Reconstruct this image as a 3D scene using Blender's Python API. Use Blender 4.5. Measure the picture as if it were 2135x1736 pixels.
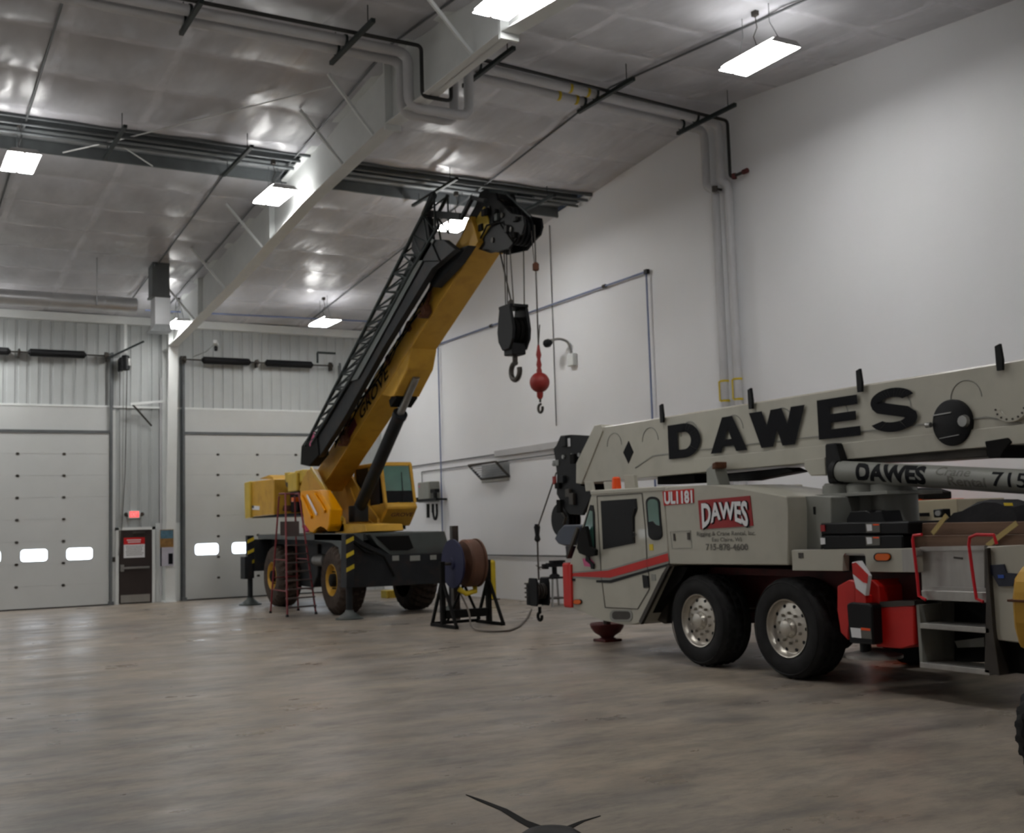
import bpy, bmesh, math, random
from mathutils import Vector, Matrix
random.seed(7)
PI = math.pi
for o in list(bpy.data.objects): bpy.data.objects.remove(o)
SC = bpy.context.scene
COL = SC.collection

# ------------------------------------------------------------------ camera
FPX, YAW, PITCH, ROLL, CH = 2389.83, .5186, .09583, -.03068, 1.8756
def _basis():
    cy, sy, cp, sp = math.cos(YAW), math.sin(YAW), math.cos(PITCH), math.sin(PITCH)
    F = Vector((sy*cp, cy*cp, sp)); R = Vector((cy, -sy, 0)); U = R.cross(F)
    cr, sr = math.cos(ROLL), math.sin(ROLL)
    return F, R*cr + U*sr, U*cr - R*sr
CF, CR, CU = _basis()
cam = bpy.data.cameras.new('camera'); camo = bpy.data.objects.new('camera', cam); COL.objects.link(camo)
cam.sensor_fit = 'HORIZONTAL'; cam.sensor_width = 36; cam.lens = 36*FPX/2135; cam.clip_start = .05; cam.clip_end = 200
camo.matrix_world = Matrix(((CR.x, CU.x, -CF.x, 0), (CR.y, CU.y, -CF.y, 0), (CR.z, CU.z, -CF.z, CH), (0, 0, 0, 1)))
cam.dof.use_dof = True; cam.dof.focus_distance = 3.2; cam.dof.aperture_fstop = 7.5
SC.camera = camo

# ------------------------------------------------------------------ world, exposure
SC.view_settings.view_transform = 'Standard'; SC.view_settings.look = 'None'
SC.view_settings.gamma = 1; SC.view_settings.use_curve_mapping = False
SC.view_settings.exposure = 0.18
W = bpy.data.worlds.new('world'); SC.world = W; W.use_nodes = True
W.node_tree.nodes['Background'].inputs[0].default_value = (.6, .7, .9, 1)
W.node_tree.nodes['Background'].inputs[1].default_value = .02
LAMP = 48.0          # radiance of the high-bay diffusers
DAY = 5.0            # radiance of the daylit door panes
SC.cycles.use_denoising = True; SC.cycles.use_adaptive_sampling = True; SC.cycles.adaptive_threshold = .025
SC.cycles.max_bounces = 8; SC.cycles.diffuse_bounces = 5; SC.cycles.sample_clamp_indirect = 6

# ------------------------------------------------------------------ measured points
def px(x, y, ax, v):
    """point of the plane (axis ax = v) that the survey pixel (x, y) lies on"""
    d = CF*FPX + CR*(x-1067.5) - CU*(y-868)
    c = Vector((0, 0, CH)); t = (v-c[ax])/d[ax]
    return c + d*t
def yz(x, y, X):
    p = px(x, y, 0, X); return (p.y, p.z)
def xz(x, y, Y):
    p = px(x, y, 1, Y); return (p.x, p.z)

# ------------------------------------------------------------------ materials
def s2l(c): return tuple(((v/255.)/12.92 if v <= 10 else (((v/255.)+.055)/1.055)**2.4) for v in c) + (1,)
MATS = {}
def mat(name, rgb, rough=.5, metal=0, var=.08, vscale=3, bump=0, bscale=40, coat=0, emit=0, spec=.5, stretch=(1, 1, 1), dirt=None, rvar=.0):
    m = bpy.data.materials.new(name); m.use_nodes = True; MATS[name] = m
    nt = m.node_tree; N = nt.nodes; L = nt.links; b = N['Principled BSDF']
    c = s2l(rgb)
    b.inputs['Roughness'].default_value = rough; b.inputs['Metallic'].default_value = metal
    b.inputs['Specular IOR Level'].default_value = spec; b.inputs['Coat Weight'].default_value = coat
    tc = N.new('ShaderNodeTexCoord'); mp = N.new('ShaderNodeMapping'); mp.inputs['Scale'].default_value = stretch
    L.new(tc.outputs['Object'], mp.inputs['Vector'])
    nz = N.new('ShaderNodeTexNoise'); nz.inputs['Scale'].default_value = vscale; nz.inputs['Detail'].default_value = 6
    L.new(mp.outputs[0], nz.inputs['Vector'])
    mr = N.new('ShaderNodeMapRange'); mr.inputs[1].default_value = .3; mr.inputs[2].default_value = .7
    mr.inputs[3].default_value = 1-var; mr.inputs[4].default_value = 1+var
    L.new(nz.outputs['Fac'], mr.inputs[0])
    mx = N.new('ShaderNodeVectorMath'); mx.operation = 'SCALE'; mx.inputs[0].default_value = c[:3]
    L.new(mr.outputs[0], mx.inputs['Scale'])
    out = mx.outputs[0]
    if dirt:
        n2 = N.new('ShaderNodeTexNoise'); n2.inputs['Scale'].default_value = dirt[2]; n2.inputs['Detail'].default_value = 8
        L.new(mp.outputs[0], n2.inputs['Vector'])
        r2 = N.new('ShaderNodeMapRange'); r2.inputs[1].default_value = .5; r2.inputs[2].default_value = .72; r2.inputs[4].default_value = dirt[1]
        L.new(n2.outputs['Fac'], r2.inputs[0])
        mm = N.new('ShaderNodeMix'); mm.data_type = 'RGBA'; mm.inputs[7].default_value = s2l(dirt[0])
        L.new(r2.outputs[0], mm.inputs[0]); L.new(out, mm.inputs[6]); out = mm.outputs[2]
    L.new(out, b.inputs['Base Color'])
    if rvar:
        rr = N.new('ShaderNodeMapRange'); rr.inputs[3].default_value = max(.03, rough-rvar); rr.inputs[4].default_value = rough+rvar
        L.new(nz.outputs['Fac'], rr.inputs[0]); L.new(rr.outputs[0], b.inputs['Roughness'])
    if bump:
        n3 = N.new('ShaderNodeTexNoise'); n3.inputs['Scale'].default_value = bscale; n3.inputs['Detail'].default_value = 4
        L.new(mp.outputs[0], n3.inputs['Vector'])
        bp = N.new('ShaderNodeBump'); bp.inputs['Strength'].default_value = bump; bp.inputs['Distance'].default_value = .02
        L.new(n3.outputs['Fac'], bp.inputs['Height']); L.new(bp.outputs[0], b.inputs['Normal'])
    if emit:
        b.inputs['Emission Color'].default_value = c; b.inputs['Emission Strength'].default_value = emit
    return m
mat('wall_white', (238, 239, 242), .5, var=.02, vscale=.6, bump=.05, bscale=3)
mat('wall_rib', (182, 186, 186), .5, var=.05, vscale=1.2)
mat('door_white', (196, 198, 197), .45, var=.02, vscale=2, bump=.03, bscale=30)
mat('frame_white', (222, 225, 224), .4, var=.03)
mat('deck_galv', (188, 192, 194), .38, .35, var=.15, vscale=1.5, stretch=(.3, 6, 1))
mat('galv', (165, 168, 170), .3, .85, var=.15, vscale=4)
mat('duct_bright', (208, 210, 213), .3, .45, var=.08, vscale=2)
mat('galv_dark', (98, 102, 104), .5, .2, var=.15)
mat('strut', (24, 34, 34), .5, .2)
mat('pipe_black', (20, 19, 18), .45)
mat('pipe_white', (196, 196, 198), .5, var=.04)
mat('pipe_blue', (112, 124, 158), .4, .1, var=.1)
mat('conduit', (96, 98, 100), .45, .4)
mat('black', (11, 12, 15), .5, var=.2, spec=.25)
mat('blackmatte', (14, 13, 12), .8, var=.2, spec=.2)
mat('rubber', (32, 32, 33), .8, spec=.3, var=.25, vscale=8, bump=.2, bscale=60)
mat('rubber_dusty', (58, 46, 38), .9, var=.3, vscale=6, bump=.3, bscale=40)
mat('steel', (150, 150, 148), .35, .8, var=.15)
mat('steel_dark', (70, 66, 62), .45, .6, var=.2)
mat('chrome', (188, 183, 174), .33, .92, var=.1, vscale=10)
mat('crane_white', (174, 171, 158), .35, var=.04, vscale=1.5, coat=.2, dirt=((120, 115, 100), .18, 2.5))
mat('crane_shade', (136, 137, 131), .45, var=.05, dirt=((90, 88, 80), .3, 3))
mat('crane_red', (190, 18, 10), .45, var=.08)
mat('maroon', (84, 20, 20), .6, var=.2, dirt=((30, 20, 18), .5, 4))
mat('decal_red', (150, 14, 22), .4, var=.03)
mat('decal_black', (9, 10, 16), .6, var=.05, spec=.15)
mat('decal_white', (225, 225, 228), .4, var=.02)
mat('decal_grey', (96, 94, 88), .5, var=.05)
mat('amber', (216, 96, 14), .25, var=.1)
mat('orange', (240, 82, 20), .35, var=.05)
mat('yellow', (196, 152, 56), .45, spec=.3, var=.06, vscale=2, dirt=((128, 88, 30), .3, 3))
mat('yellow_bright', (236, 160, 0), .35, var=.04, spec=.3)
mat('yellow_pale', (196, 166, 60), .5, var=.1)
mat('deck_grey', (72, 78, 76), .5, var=.15, vscale=3, dirt=((60, 45, 38), .4, 3))
mat('chassis', (26, 29, 32), .6, var=.2, vscale=3, spec=.3, dirt=((52, 40, 34), .5, 4))
mat('rust', (92, 54, 34), .8, var=.3, vscale=8)
mat('pink', (200, 80, 130), .4)
mat('diamond', (110, 34, 44), .5)
mat('glass_green', (70, 110, 98), .08, .0, var=.1, coat=1, spec=.9)
mat('glass_dark', (12, 12, 15), .45, var=.1, spec=.2)
mat('mirror_blue', (52, 58, 72), .3, .1)
mat('ladder_red', (116, 34, 40), .45, var=.1)
mat('ladder_step', (92, 82, 80), .5, .3)
mat('reel_blue', (16, 20, 58), .7, var=.1)
mat('reel_brown', (88, 58, 42), .7, var=.15, dirt=((150, 84, 56), .5, 2))
mat('hazard', (206, 180, 34), .5, var=.06)
mat('hose', (90, 82, 74), .6)
mat('wood', (112, 86, 68), .75, var=.3, vscale=2.5, stretch=(1, .2, 4), bump=.2)
mat('strap', (170, 150, 96), .7)
mat('bag', (28, 28, 32), .85, var=.3, vscale=5, bump=.4, bscale=8)
mat('alu', (160, 158, 154), .35, .6, var=.15, vscale=2, stretch=(1, 3, .5))
mat('door_brown', (42, 32, 30), .45, var=.1)
mat('sign_red', (196, 16, 20), .4)
mat('poster_blue', (70, 104, 122), .5, var=.3, vscale=9)
mat('poster_tan', (132, 98, 50), .5, var=.3, vscale=9)
mat('poster_grey', (176, 174, 186), .5, var=.1)
mat('hook_red', (140, 36, 30), .5, var=.15)
mat('navy', (16, 22, 44), .4)
mat('blue', (40, 80, 170), .4)
mat('red_plastic', (200, 26, 40), .4, var=.06)
mat('cream', (196, 186, 160), .5)
mat('cushion', (34, 36, 40), .6)
mat('lamp_off', (200, 200, 200), .4)

def emat(name, rgb, st, base=(240, 240, 240)):
    m = bpy.data.materials.new(name); m.use_nodes = True; MATS[name] = m
    b = m.node_tree.nodes['Principled BSDF']; b.inputs['Base Color'].default_value = s2l(base)
    b.inputs['Emission Color'].default_value = rgb + (1,); b.inputs['Emission Strength'].default_value = st
    return m
emat('lamp_on', (1, .99, .965), LAMP)
emat('lamp_slot', (1, .99, .965), LAMP*.45)
emat('daylight', (.78, .88, 1), DAY)
emat('exit_glow', (1, .10, .10), 1.3, (200, 20, 20))

def floor_material():
    m = bpy.data.materials.new('concrete_floor'); m.use_nodes = True; MATS['floor'] = m
    nt = m.node_tree; N = nt.nodes; L = nt.links; b = N['Principled BSDF']
    tc = N.new('ShaderNodeTexCoord')
    def noise(scale, st=(1, 1, 1), det=8, rot=0, rough=.6):
        mp = N.new('ShaderNodeMapping'); mp.inputs['Scale'].default_value = st; mp.inputs['Rotation'].default_value = (0, 0, rot)
        L.new(tc.outputs['Object'], mp.inputs[0])
        n = N.new('ShaderNodeTexNoise'); n.inputs['Scale'].default_value = scale; n.inputs['Detail'].default_value = det; n.inputs['Roughness'].default_value = rough
        L.new(mp.outputs[0], n.inputs['Vector']); return n.outputs['Fac']
    def rng(f, a, b_, c=0, d=1):
        r = N.new('ShaderNodeMapRange'); r.inputs[1].default_value = a; r.inputs[2].default_value = b_; r.inputs[3].default_value = c; r.inputs[4].default_value = d
        L.new(f, r.inputs[0]); return r.outputs[0]
    def mixc(f, a, bcol):
        x = N.new('ShaderNodeMix'); x.data_type = 'RGBA'; L.new(f, x.inputs[0])
        if isinstance(a, tuple): x.inputs[6].default_value = a
        else: L.new(a, x.inputs[6])
        x.inputs[7].default_value = bcol; return x.outputs[2]
    c = mixc(rng(noise(.22), .35, .65), s2l((170, 156, 138)), s2l((146, 138, 130)))
    c = mixc(rng(noise(.7, (1, 1.5, 1), rot=.4, rough=.72), .42, .72, 0, .85), c, s2l((106, 100, 94)))
    c = mixc(rng(noise(1.7, (.6, 1.7, 1), rot=-.6, rough=.75), .46, .68, 0, .75), c, s2l((94, 92, 91)))
    c = mixc(rng(noise(1.1, (.5, 1.6, 1), rot=.7, rough=.75), .48, .7, 0, .75), c, s2l((172, 160, 142)))
    c = mixc(rng(noise(6, (.6, 1.4, 1), 10, rough=.8), .5, .8, 0, .6), c, s2l((80, 74, 68)))
    c = mixc(rng(noise(.35, (1, 1, 1), 6, rot=1.1), .58, .7, 0, .5), c, s2l((104, 104, 106)))
    L.new(c, b.inputs['Base Color'])
    L.new(rng(noise(.8, (1, 1.5, 1)), .35, .65, .26, .5), b.inputs['Roughness'])
    b.inputs['Specular IOR Level'].default_value = .38
    bp = N.new('ShaderNodeBump'); bp.inputs['Strength'].default_value = .2; bp.inputs['Distance'].default_value = .01
    L.new(noise(2.2, det=6), bp.inputs['Height']); L.new(bp.outputs[0], b.inputs['Normal'])
floor_material()

def ceiling_material():
    m = bpy.data.materials.new('vinyl_liner'); m.use_nodes = True; MATS['ceiling'] = m
    nt = m.node_tree; N = nt.nodes; L = nt.links; b = N['Principled BSDF']
    tc = N.new('ShaderNodeTexCoord'); mp = N.new('ShaderNodeMapping'); mp.inputs['Scale'].default_value = (1, .45, 1)
    L.new(tc.outputs['Object'], mp.inputs[0])
    n = N.new('ShaderNodeTexNoise'); n.inputs['Scale'].default_value = 1.4; n.inputs['Detail'].default_value = 4; L.new(mp.outputs[0], n.inputs['Vector'])
    r = N.new('ShaderNodeValToRGB'); r.color_ramp.elements[0].position = .3; r.color_ramp.elements[1].position = .7
    r.color_ramp.elements[0].color = s2l((176, 176, 181)); r.color_ramp.elements[1].color = s2l((202, 202, 207))
    L.new(n.outputs['Fac'], r.inputs[0]); L.new(r.outputs[0], b.inputs['Base Color'])
    b.inputs['Roughness'].default_value = .3; b.inputs['Specular IOR Level'].default_value = .65
    n2 = N.new('ShaderNodeTexNoise'); n2.inputs['Scale'].default_value = 1.1; n2.inputs['Detail'].default_value = 3; L.new(mp.outputs[0], n2.inputs['Vector'])
    bp = N.new('ShaderNodeBump'); bp.inputs['Strength'].default_value = .6; bp.inputs['Distance'].default_value = .14
    L.new(n2.outputs['Fac'], bp.inputs['Height']); L.new(bp.outputs[0], b.inputs['Normal'])
ceiling_material()
mat('ceiling_seam', (206, 206, 212), .24, var=.12, vscale=2.5, spec=.8, bump=.3, bscale=6)

# ------------------------------------------------------------------ mesh helpers
ORG = {}
class MB:
    def __init__(s): s.bm = bmesh.new()
    def _bev(s, geo, w, seg=2):
        if w: 
            es = {e for v in geo for e in v.link_edges}
            bmesh.ops.bevel(s.bm, geom=list(es), offset=w, segments=seg, profile=.5, affect='EDGES', clamp_overlap=True)
    def hexa(s, p, bev=0):
        v = [s.bm.verts.new(q) for q in p]
        for f in ((0, 1, 2, 3), (7, 6, 5, 4), (0, 4, 5, 1), (1, 5, 6, 2), (2, 6, 7, 3), (3, 7, 4, 0)): s.bm.faces.new([v[i] for i in f])
        s._bev(v, bev); return s
    def box(s, x0, x1, y0, y1, z0, z1, bev=0):
        x0, x1 = sorted((x0, x1)); y0, y1 = sorted((y0, y1)); z0, z1 = sorted((z0, z1))
        return s.hexa([(x0, y0, z0), (x1, y0, z0), (x1, y1, z0), (x0, y1, z0), (x0, y0, z1), (x1, y0, z1), (x1, y1, z1), (x0, y1, z1)], bev)
    def obox(s, c, ax, sx, sy, sz, bev=0):
        c = Vector(c); a = [Vector(v).normalized() for v in ax]; h = (sx/2, sy/2, sz/2); P = []
        for k in (-1, 1):
            for i, j in ((-1, -1), (1, -1), (1, 1), (-1, 1)): P.append(c + a[0]*h[0]*i + a[1]*h[1]*j + a[2]*h[2]*k)
        return s.hexa(P, bev)
    def bar(s, p, q, w, h, up=(0, 0, 1), bev=0):
        p, q = Vector(p), Vector(q); d = (q-p); L = d.length; d.normalize(); u = Vector(up)
        if abs(d.dot(u)) > .98: u = Vector((1, 0, 0))
        r = d.cross(u).normalized(); u = r.cross(d)
        return s.obox((p+q)/2, (r, d, u), w, L, h, bev)
    def prism(s, pts, d, bev=0):
        """closed outline (3-D points) swept by the vector d"""
        d = Vector(d); a = [s.bm.verts.new(Vector(p)) for p in pts]; b = [s.bm.verts.new(Vector(p)+d) for p in pts]; n = len(a)
        s.bm.faces.new(a); s.bm.faces.new(list(reversed(b)))
        for i in range(n): s.bm.faces.new((a[i], b[i], b[(i+1) % n], a[(i+1) % n]))
        s._bev(a+b, bev, 1); return s
    def prX(s, poly, x0, x1, bev=0): return s.prism([(x0, y, z) for y, z in poly], (x1-x0, 0, 0), bev)
    def prY(s, poly, y0, y1, bev=0): return s.prism([(x, y0, z) for x, z in poly], (0, y1-y0, 0), bev)
    def prZ(s, poly, z0, z1, bev=0): return s.prism([(x, y, z0) for x, y in poly], (0, 0, z1-z0), bev)
    def cyl(s, p, q, r, r2=None, n=20, cap=True):
        p, q = Vector(p), Vector(q); d = (q-p).normalized(); u = Vector((0, 0, 1)) if abs(d.z) < .9 else Vector((1, 0, 0))
        a = d.cross(u).normalized(); b = d.cross(a); r2 = r if r2 is None else r2
        A = [s.bm.verts.new(p+(a*math.cos(t)+b*math.sin(t))*r) for t in [2*PI*i/n for i in range(n)]]
        B = [s.bm.verts.new(q+(a*math.cos(t)+b*math.sin(t))*r2) for t in [2*PI*i/n for i in range(n)]]
        for i in range(n): s.bm.faces.new((A[i], A[(i+1) % n], B[(i+1) % n], B[i]))
        if cap: s.bm.faces.new(list(reversed(A))); s.bm.faces.new(B)
        return s
    def tube(s, pts, r, n=10, caps=True, smooth_r=0):
        pts = [Vector(p) for p in pts]
        if smooth_r:
            o = [pts[0]]
            for i in range(1, len(pts)-1):
                a, b, c = pts[i-1], pts[i], pts[i+1]; k = min(smooth_r, (a-b).length*.45, (c-b).length*.45)
                A = b+(a-b).normalized()*k; C_ = b+(c-b).normalized()*k
                for t in (0, .25, .5, .75, 1): o.append(A*(1-t)**2+b*2*t*(1-t)+C_*t*t)
            o.append(pts[-1]); pts = o
        rings = []; ref = None
        for i, p in enumerate(pts):
            d = (pts[min(i+1, len(pts)-1)]-pts[max(i-1, 0)]).normalized()
            if ref is None: u = Vector((0, 0, 1)) if abs(d.z) < .9 else Vector((1, 0, 0)); a = d.cross(u).normalized()
            else: a = (ref - d*ref.dot(d)).normalized()
            ref = a; b = d.cross(a)
            rings.append([s.bm.verts.new(p+(a*math.cos(t)+b*math.sin(t))*r) for t in [2*PI*k/n for k in range(n)]])
        for A, B in zip(rings, rings[1:]):
            for i in range(n): s.bm.faces.new((A[i], A[(i+1) % n], B[(i+1) % n], B[i]))
        if caps: s.bm.faces.new(list(reversed(rings[0]))); s.bm.faces.new(rings[-1])
        return s
    def lathe(s, prof, c, axis='X', n=48, rfun=None, cap=True):
        """prof: (distance along axis, radius)"""
        c = Vector(c); rings = []
        for h, r in prof:
            ring = []
            for i in range(n):
                t = 2*PI*i/n; rr = r if rfun is None else rfun(h, r, t)
                if axis == 'X': v = Vector((h, rr*math.cos(t), rr*math.sin(t)))
                elif axis == 'Y': v = Vector((rr*math.cos(t), h, rr*math.sin(t)))
                else: v = Vector((rr*math.cos(t), rr*math.sin(t), h))
                ring.append(s.bm.verts.new(c+v))
            rings.append(ring)
        for A, B in zip(rings, rings[1:]):
            for i in range(n): s.bm.faces.new((A[i], A[(i+1) % n], B[(i+1) % n], B[i]))
        if cap and prof[0][1] > 1e-4: s.bm.faces.new(rings[0])
        if cap and prof[-1][1] > 1e-4: s.bm.faces.new(rings[-1])
        return s
    def sphere(s, c, r, sc=(1, 1, 1), u=16, v=12):
        g = bmesh.ops.create_uvsphere(s.bm, u_segments=u, v_segments=v, radius=r)
        for q in g['verts']: q.co = Vector((q.co.x*sc[0], q.co.y*sc[1], q.co.z*sc[2])) + Vector(c)
        return s
    def text(s, string, o, U, V, w, h, offset=.0, depth=.004, warp=None, shear=0):
        """lettering fitted to the box o + U*w + V*h"""
        cu = bpy.data.curves.new('t', 'FONT'); cu.body = string; cu.size = 1; cu.offset = offset; cu.resolution_u = 3; cu.shear = shear
        ob = bpy.data.objects.new('t', cu); COL.objects.link(ob)
        dg = bpy.context.evaluated_depsgraph_get(); me = ob.evaluated_get(dg).to_mesh()
        vs = [v.co.copy() for v in me.vertices]; fs = [tuple(p.vertices) for p in me.polygons]
        ob.evaluated_get(dg).to_mesh_clear(); bpy.data.objects.remove(ob); bpy.data.curves.remove(cu)
        x0, x1 = min(v.x for v in vs), max(v.x for v in vs); y0, y1 = min(v.y for v in vs), max(v.y for v in vs)
        U = Vector(U).normalized(); V = Vector(V).normalized(); n = U.cross(V)
        nv = []
        for v in vs:
            a, b = (v.x-x0)/(x1-x0), (v.y-y0)/(y1-y0)
            if warp: b = warp(a, b)
            nv.append(s.bm.verts.new(Vector(o)+U*(a*w)+V*(b*h)+n*depth))
        for f in fs:
            try: s.bm.faces.new([nv[i] for i in f])
            except ValueError: pass
        s.flat = True
        return s
    def build(s, name, m, parent=None, smooth=False, at=None):
        if not getattr(s, 'flat', False): bmesh.ops.recalc_face_normals(s.bm, faces=s.bm.faces[:])
        org = ORG[parent.name] if parent is not None else Vector(at or (0, 0, 0))
        for v in s.bm.verts: v.co -= org
        me = bpy.data.meshes.new(name); s.bm.to_mesh(me); s.bm.free()
        if smooth: 
            for p in me.polygons: p.use_smooth = True
            if hasattr(me, 'set_sharp_from_angle'): me.set_sharp_from_angle(angle=math.radians(38))
        for mm in (m if isinstance(m, list) else [m]): me.materials.append(MATS[mm])
        o = bpy.data.objects.new(name, me); COL.objects.link(o)
        if parent is not None: o.parent = parent
        else: o.location = org
        ORG[o.name] = org
        return o
def tag(o, label, cat, group=None, kind=None):
    o['label'] = label; o['category'] = cat
    if group: o['group'] = group
    if kind: o['kind'] = kind
    return o
def thing(name, label, cat, loc, group=None):
    o = bpy.data.objects.new(name, None); o.empty_display_size = .2; COL.objects.link(o); o.location = loc; ORG[o.name] = Vector(loc)
    return tag(o, label, cat, group)
def struct(o): o['kind'] = 'structure'; return o
def ctree(o, parent=None):
    c = o.copy(); COL.objects.link(c)
    if parent is not None: c.parent = parent
    ORG[c.name] = ORG[o.name]
    for ch in [q for q in list(COL.objects) if q.parent == o]: ctree(ch, c)
    return c
def plab(o, label): o['label'] = label; return o

# ================================================================== THE SETTING
R, D, XL, YN, YR = 14.81, 34.6, -16.0, -1.4, 17.0
def cz(y): return 8.385+.094*(34.59-y) if y > YR else 8.385+.094*(34.59-YR)-.094*(YR-y)
struct(MB().box(XL-.2, R+.2, YN-.2, D+.2, -.15, 0).build('floor', 'floor'))
# right gable wall, left wall, near wall, door wall
for nm, x0, x1 in (('wall_right', R, R+.15), ('wall_left', XL-.15, XL)):
    struct(MB().prX([(YN-.2, 0), (D+.2, 0), (D+.2, cz(D)+.1), (YR, cz(YR)+.1), (YN-.2, cz(YN)+.1)], x0, x1).build(nm, 'wall_white'))
struct(MB().box(XL, R, YN-.15, YN, 0, cz(YN)+.1).build('wall_near', 'wall_white'))
b = MB()
b.box(XL, R, D+.04, D+.2, 0, cz(D)+.1)
x = XL
while x < R-.05:           # ribbed steel liner
    b.prZ([(x, D+.04), (x, D), (x+.19, D), (x+.215, D+.035), (x+.28, D+.035), (x+.305, D), (x+.305, D+.04)], 0, cz(D)); x += .305
struct(b.build('wall_back', 'wall_rib'))

# ceiling: vinyl faced insulation sagging between the purlins, open along one strip
def ceil_patch(y0, y1, name):
    b = MB(); nx = 240; n = max(4, int((y1-y0)/.1)); ys = [y0+(y1-y0)*j/n for j in range(n+1)]
    rnd = random.Random(3); pan = {}
    V = []
    for y in ys:
        row = []
        for i in range(nx+1):
            x = XL+(R-XL)*i/nx
            k = math.floor((y-YR)/1.52); ty = ((y-YR)/1.52) % 1
            q = math.floor((x-XL)/1.86); tx = ((x-XL)/1.86) % 1
            pan.setdefault((k, q), rnd.uniform(.5, 1.4))
            sag = .05*math.sin(PI*ty)**.7*(.75+.25*math.sin(PI*tx)**.5*pan[(k, q)])
            sag += .012*math.sin(x*2.1+k*1.7)*math.sin(PI*ty)+.008*math.sin(x*5.3+y*1.3+k)
            sag *= min(1, (R-x)/.9)
            row.append(b.bm.verts.new((x, y, cz(y)-sag+.03)))
        V.append(row)
    for A, B in zip(V, V[1:]):
        for i in range(nx): b.bm.faces.new((A[i], A[i+1], B[i+1], B[i]))
    for f in b.bm.faces:
        c = f.calc_center_median(); tx = ((c.x-XL)/1.86) % 1; ty = ((c.y-YR)/1.52) % 1
        if tx < .07 or ty < .066: f.material_index = 1
    b.flat = True
    return b.build(name, ['ceiling', 'ceiling_seam'], smooth=True)
S0, S1 = 21.85, 23.38
ce = ceil_patch(S1, D+.04, 'ceiling'); struct(ce)
struct(ceil_patch(YR, S0, 'ceiling')); struct(ceil_patch(YN, YR, 'ceiling'))
b = MB()                   # bare galvanised roof deck seen through the open strip
yy = S0-.3
while yy < S1+.3:
    b.hexa([(XL, yy, cz(yy)+.22), (R, yy, cz(yy)+.22), (R, yy+.1, cz(yy+.1)+.22), (XL, yy+.1, cz(yy+.1)+.22),
            (XL, yy+.02, cz(yy)+.3), (R, yy+.02, cz(yy)+.3), (R, yy+.08, cz(yy+.1)+.3), (XL, yy+.08, cz(yy+.1)+.3)]); yy += .15
b.box(XL, R, S0-.4, S1+.4, cz(S0)+.27, cz(S0)+.32)
struct(b.build('ceiling', 'deck_galv'))
b = MB().box(XL, R, S0-.03, S0+.03, cz(S0)-.04, cz(S0)+.22); b.box(XL, R, S1-.03, S1+.03, cz(S1)-.02, cz(S1)+.22)
struct(b.build('trim_1', 'galv_dark'))
b = MB().box(XL, R, S0+.62, S0+.7, cz(S0)-.02, cz(S0)+.2); b.box(XL, R, S0+.55, S0+.77, cz(S0)-.05, cz(S0)-.03)
struct(b.build('trim_2', 'galv_dark'))
# roof outer skin closes the room
struct(MB().prX([(YN-.2, cz(YN)+.4), (YR, cz(YR)+.45), (D+.2, cz(D)+.45), (D+.2, cz(D)+.55), (YR, cz(YR)+.6), (YN-.2, cz(YN)+.55)], XL-.2, R+.2).build('ceiling', 'galv_dark'))
# eave beam along the door wall
struct(MB().box(8.4, R, D-.22, D, 8.13, 8.37, .01).build('trim_3', 'frame_white'))
struct(MB().box(XL, 7.4, D-.22, D, 8.13, 8.37, .01).build('trim_4', 'frame_white'))
struct(MB().box(XL, R, D-.05, D, 5.68, 5.74).build('trim_5', 'frame_white'))

# steel frames: tapered column, knee and rafter
def rafter_z(y):
    P_ = [(34.2, 7.4), (27, 8.02), (22, 8.6), (17.7, 8.86), (13.6, 8.86), (9, 8.35), (3, 7.6), (-1.3, 7.3)]
    for (a, za), (c, zc) in zip(P_, P_[1:]):
        if a >= y >= c: return za+(zc-za)*(a-y)/(a-c)
    return 7.4
def frame(X, n):
    b = MB(); ys = [33.75, 30, 27, 24, 22, 20, 17.7, 17, 16.3, 13.6, 11, 9, 6, 3, 0]
    top = [(y, cz(y)+.02) for y in ys]; bot = [(y, rafter_z(y)) for y in ys]
    b.prX(top+bot[::-1], X-.006, X+.006)                               # web
    b.prX([(y, z+.02) for y, z in bot]+[(y, z-.0) for y, z in bot[::-1]], X-.14, X+.14)   # bottom flange
    b.prX([(y, z) for y, z in top]+[(y, z-.02) for y, z in top[::-1]], X-.14, X+.14)
    for y in (17.7, 13.6):                                             # bolted splices
        b.box(X-.15, X+.15, y-.03, y+.03, rafter_z(y)-.1, cz(y))
    for y in (30.4, 24.2): b.box(X-.13, X+.13, y-.01, y+.01, rafter_z(y), cz(y))
    struct(b.build('trim_%d' % n, 'frame_white'))
    c = MB()
    c.prX([(33.7, 7.4), (34.2, 0), (34.55, 0), (34.55, 8.3), (33.7, 8.3)], X-.006, X+.006)
    c.prX([(34.2, 0), (33.7, 7.45), (33.72, 7.45), (34.22, 0)], X-.14, X+.14)
    c.box(X-.14, X+.14, 34.53, 34.55, 0, 8.3); c.box(X-.14, X+.14, 33.68, 34.55, 7.38, 7.42)
    c.box(X-.14, X+.14, 33.70, 33.73, 7.42, 8.4); c.box(X-.18, X+.18, 34.1, 34.56, 0, .03)
    struct(c.build('trim_%d' % (n+1), 'frame_white'))
frame(7.9, 6); frame(-.4, 8); frame(-8.7, 10)
# flange braces from the purlins to the rafter
n = 12
for y in (19.9, 18.4, 24.9, 28.0, 31.0, 14.6):
    b = MB().bar((7.0, y, cz(y)-.02), (7.86, y, rafter_z(y)+.05), .05, .05)
    struct(b.build('trim_%d' % n, 'frame_white')); n += 1
    if y in (24.9, 18.4): 
        struct(MB().bar((8.8, y, cz(y)-.02), (7.94, y, rafter_z(y)+.05), .05, .05).build('trim_%d' % n, 'frame_white')); n += 1
TRIM = n

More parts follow.
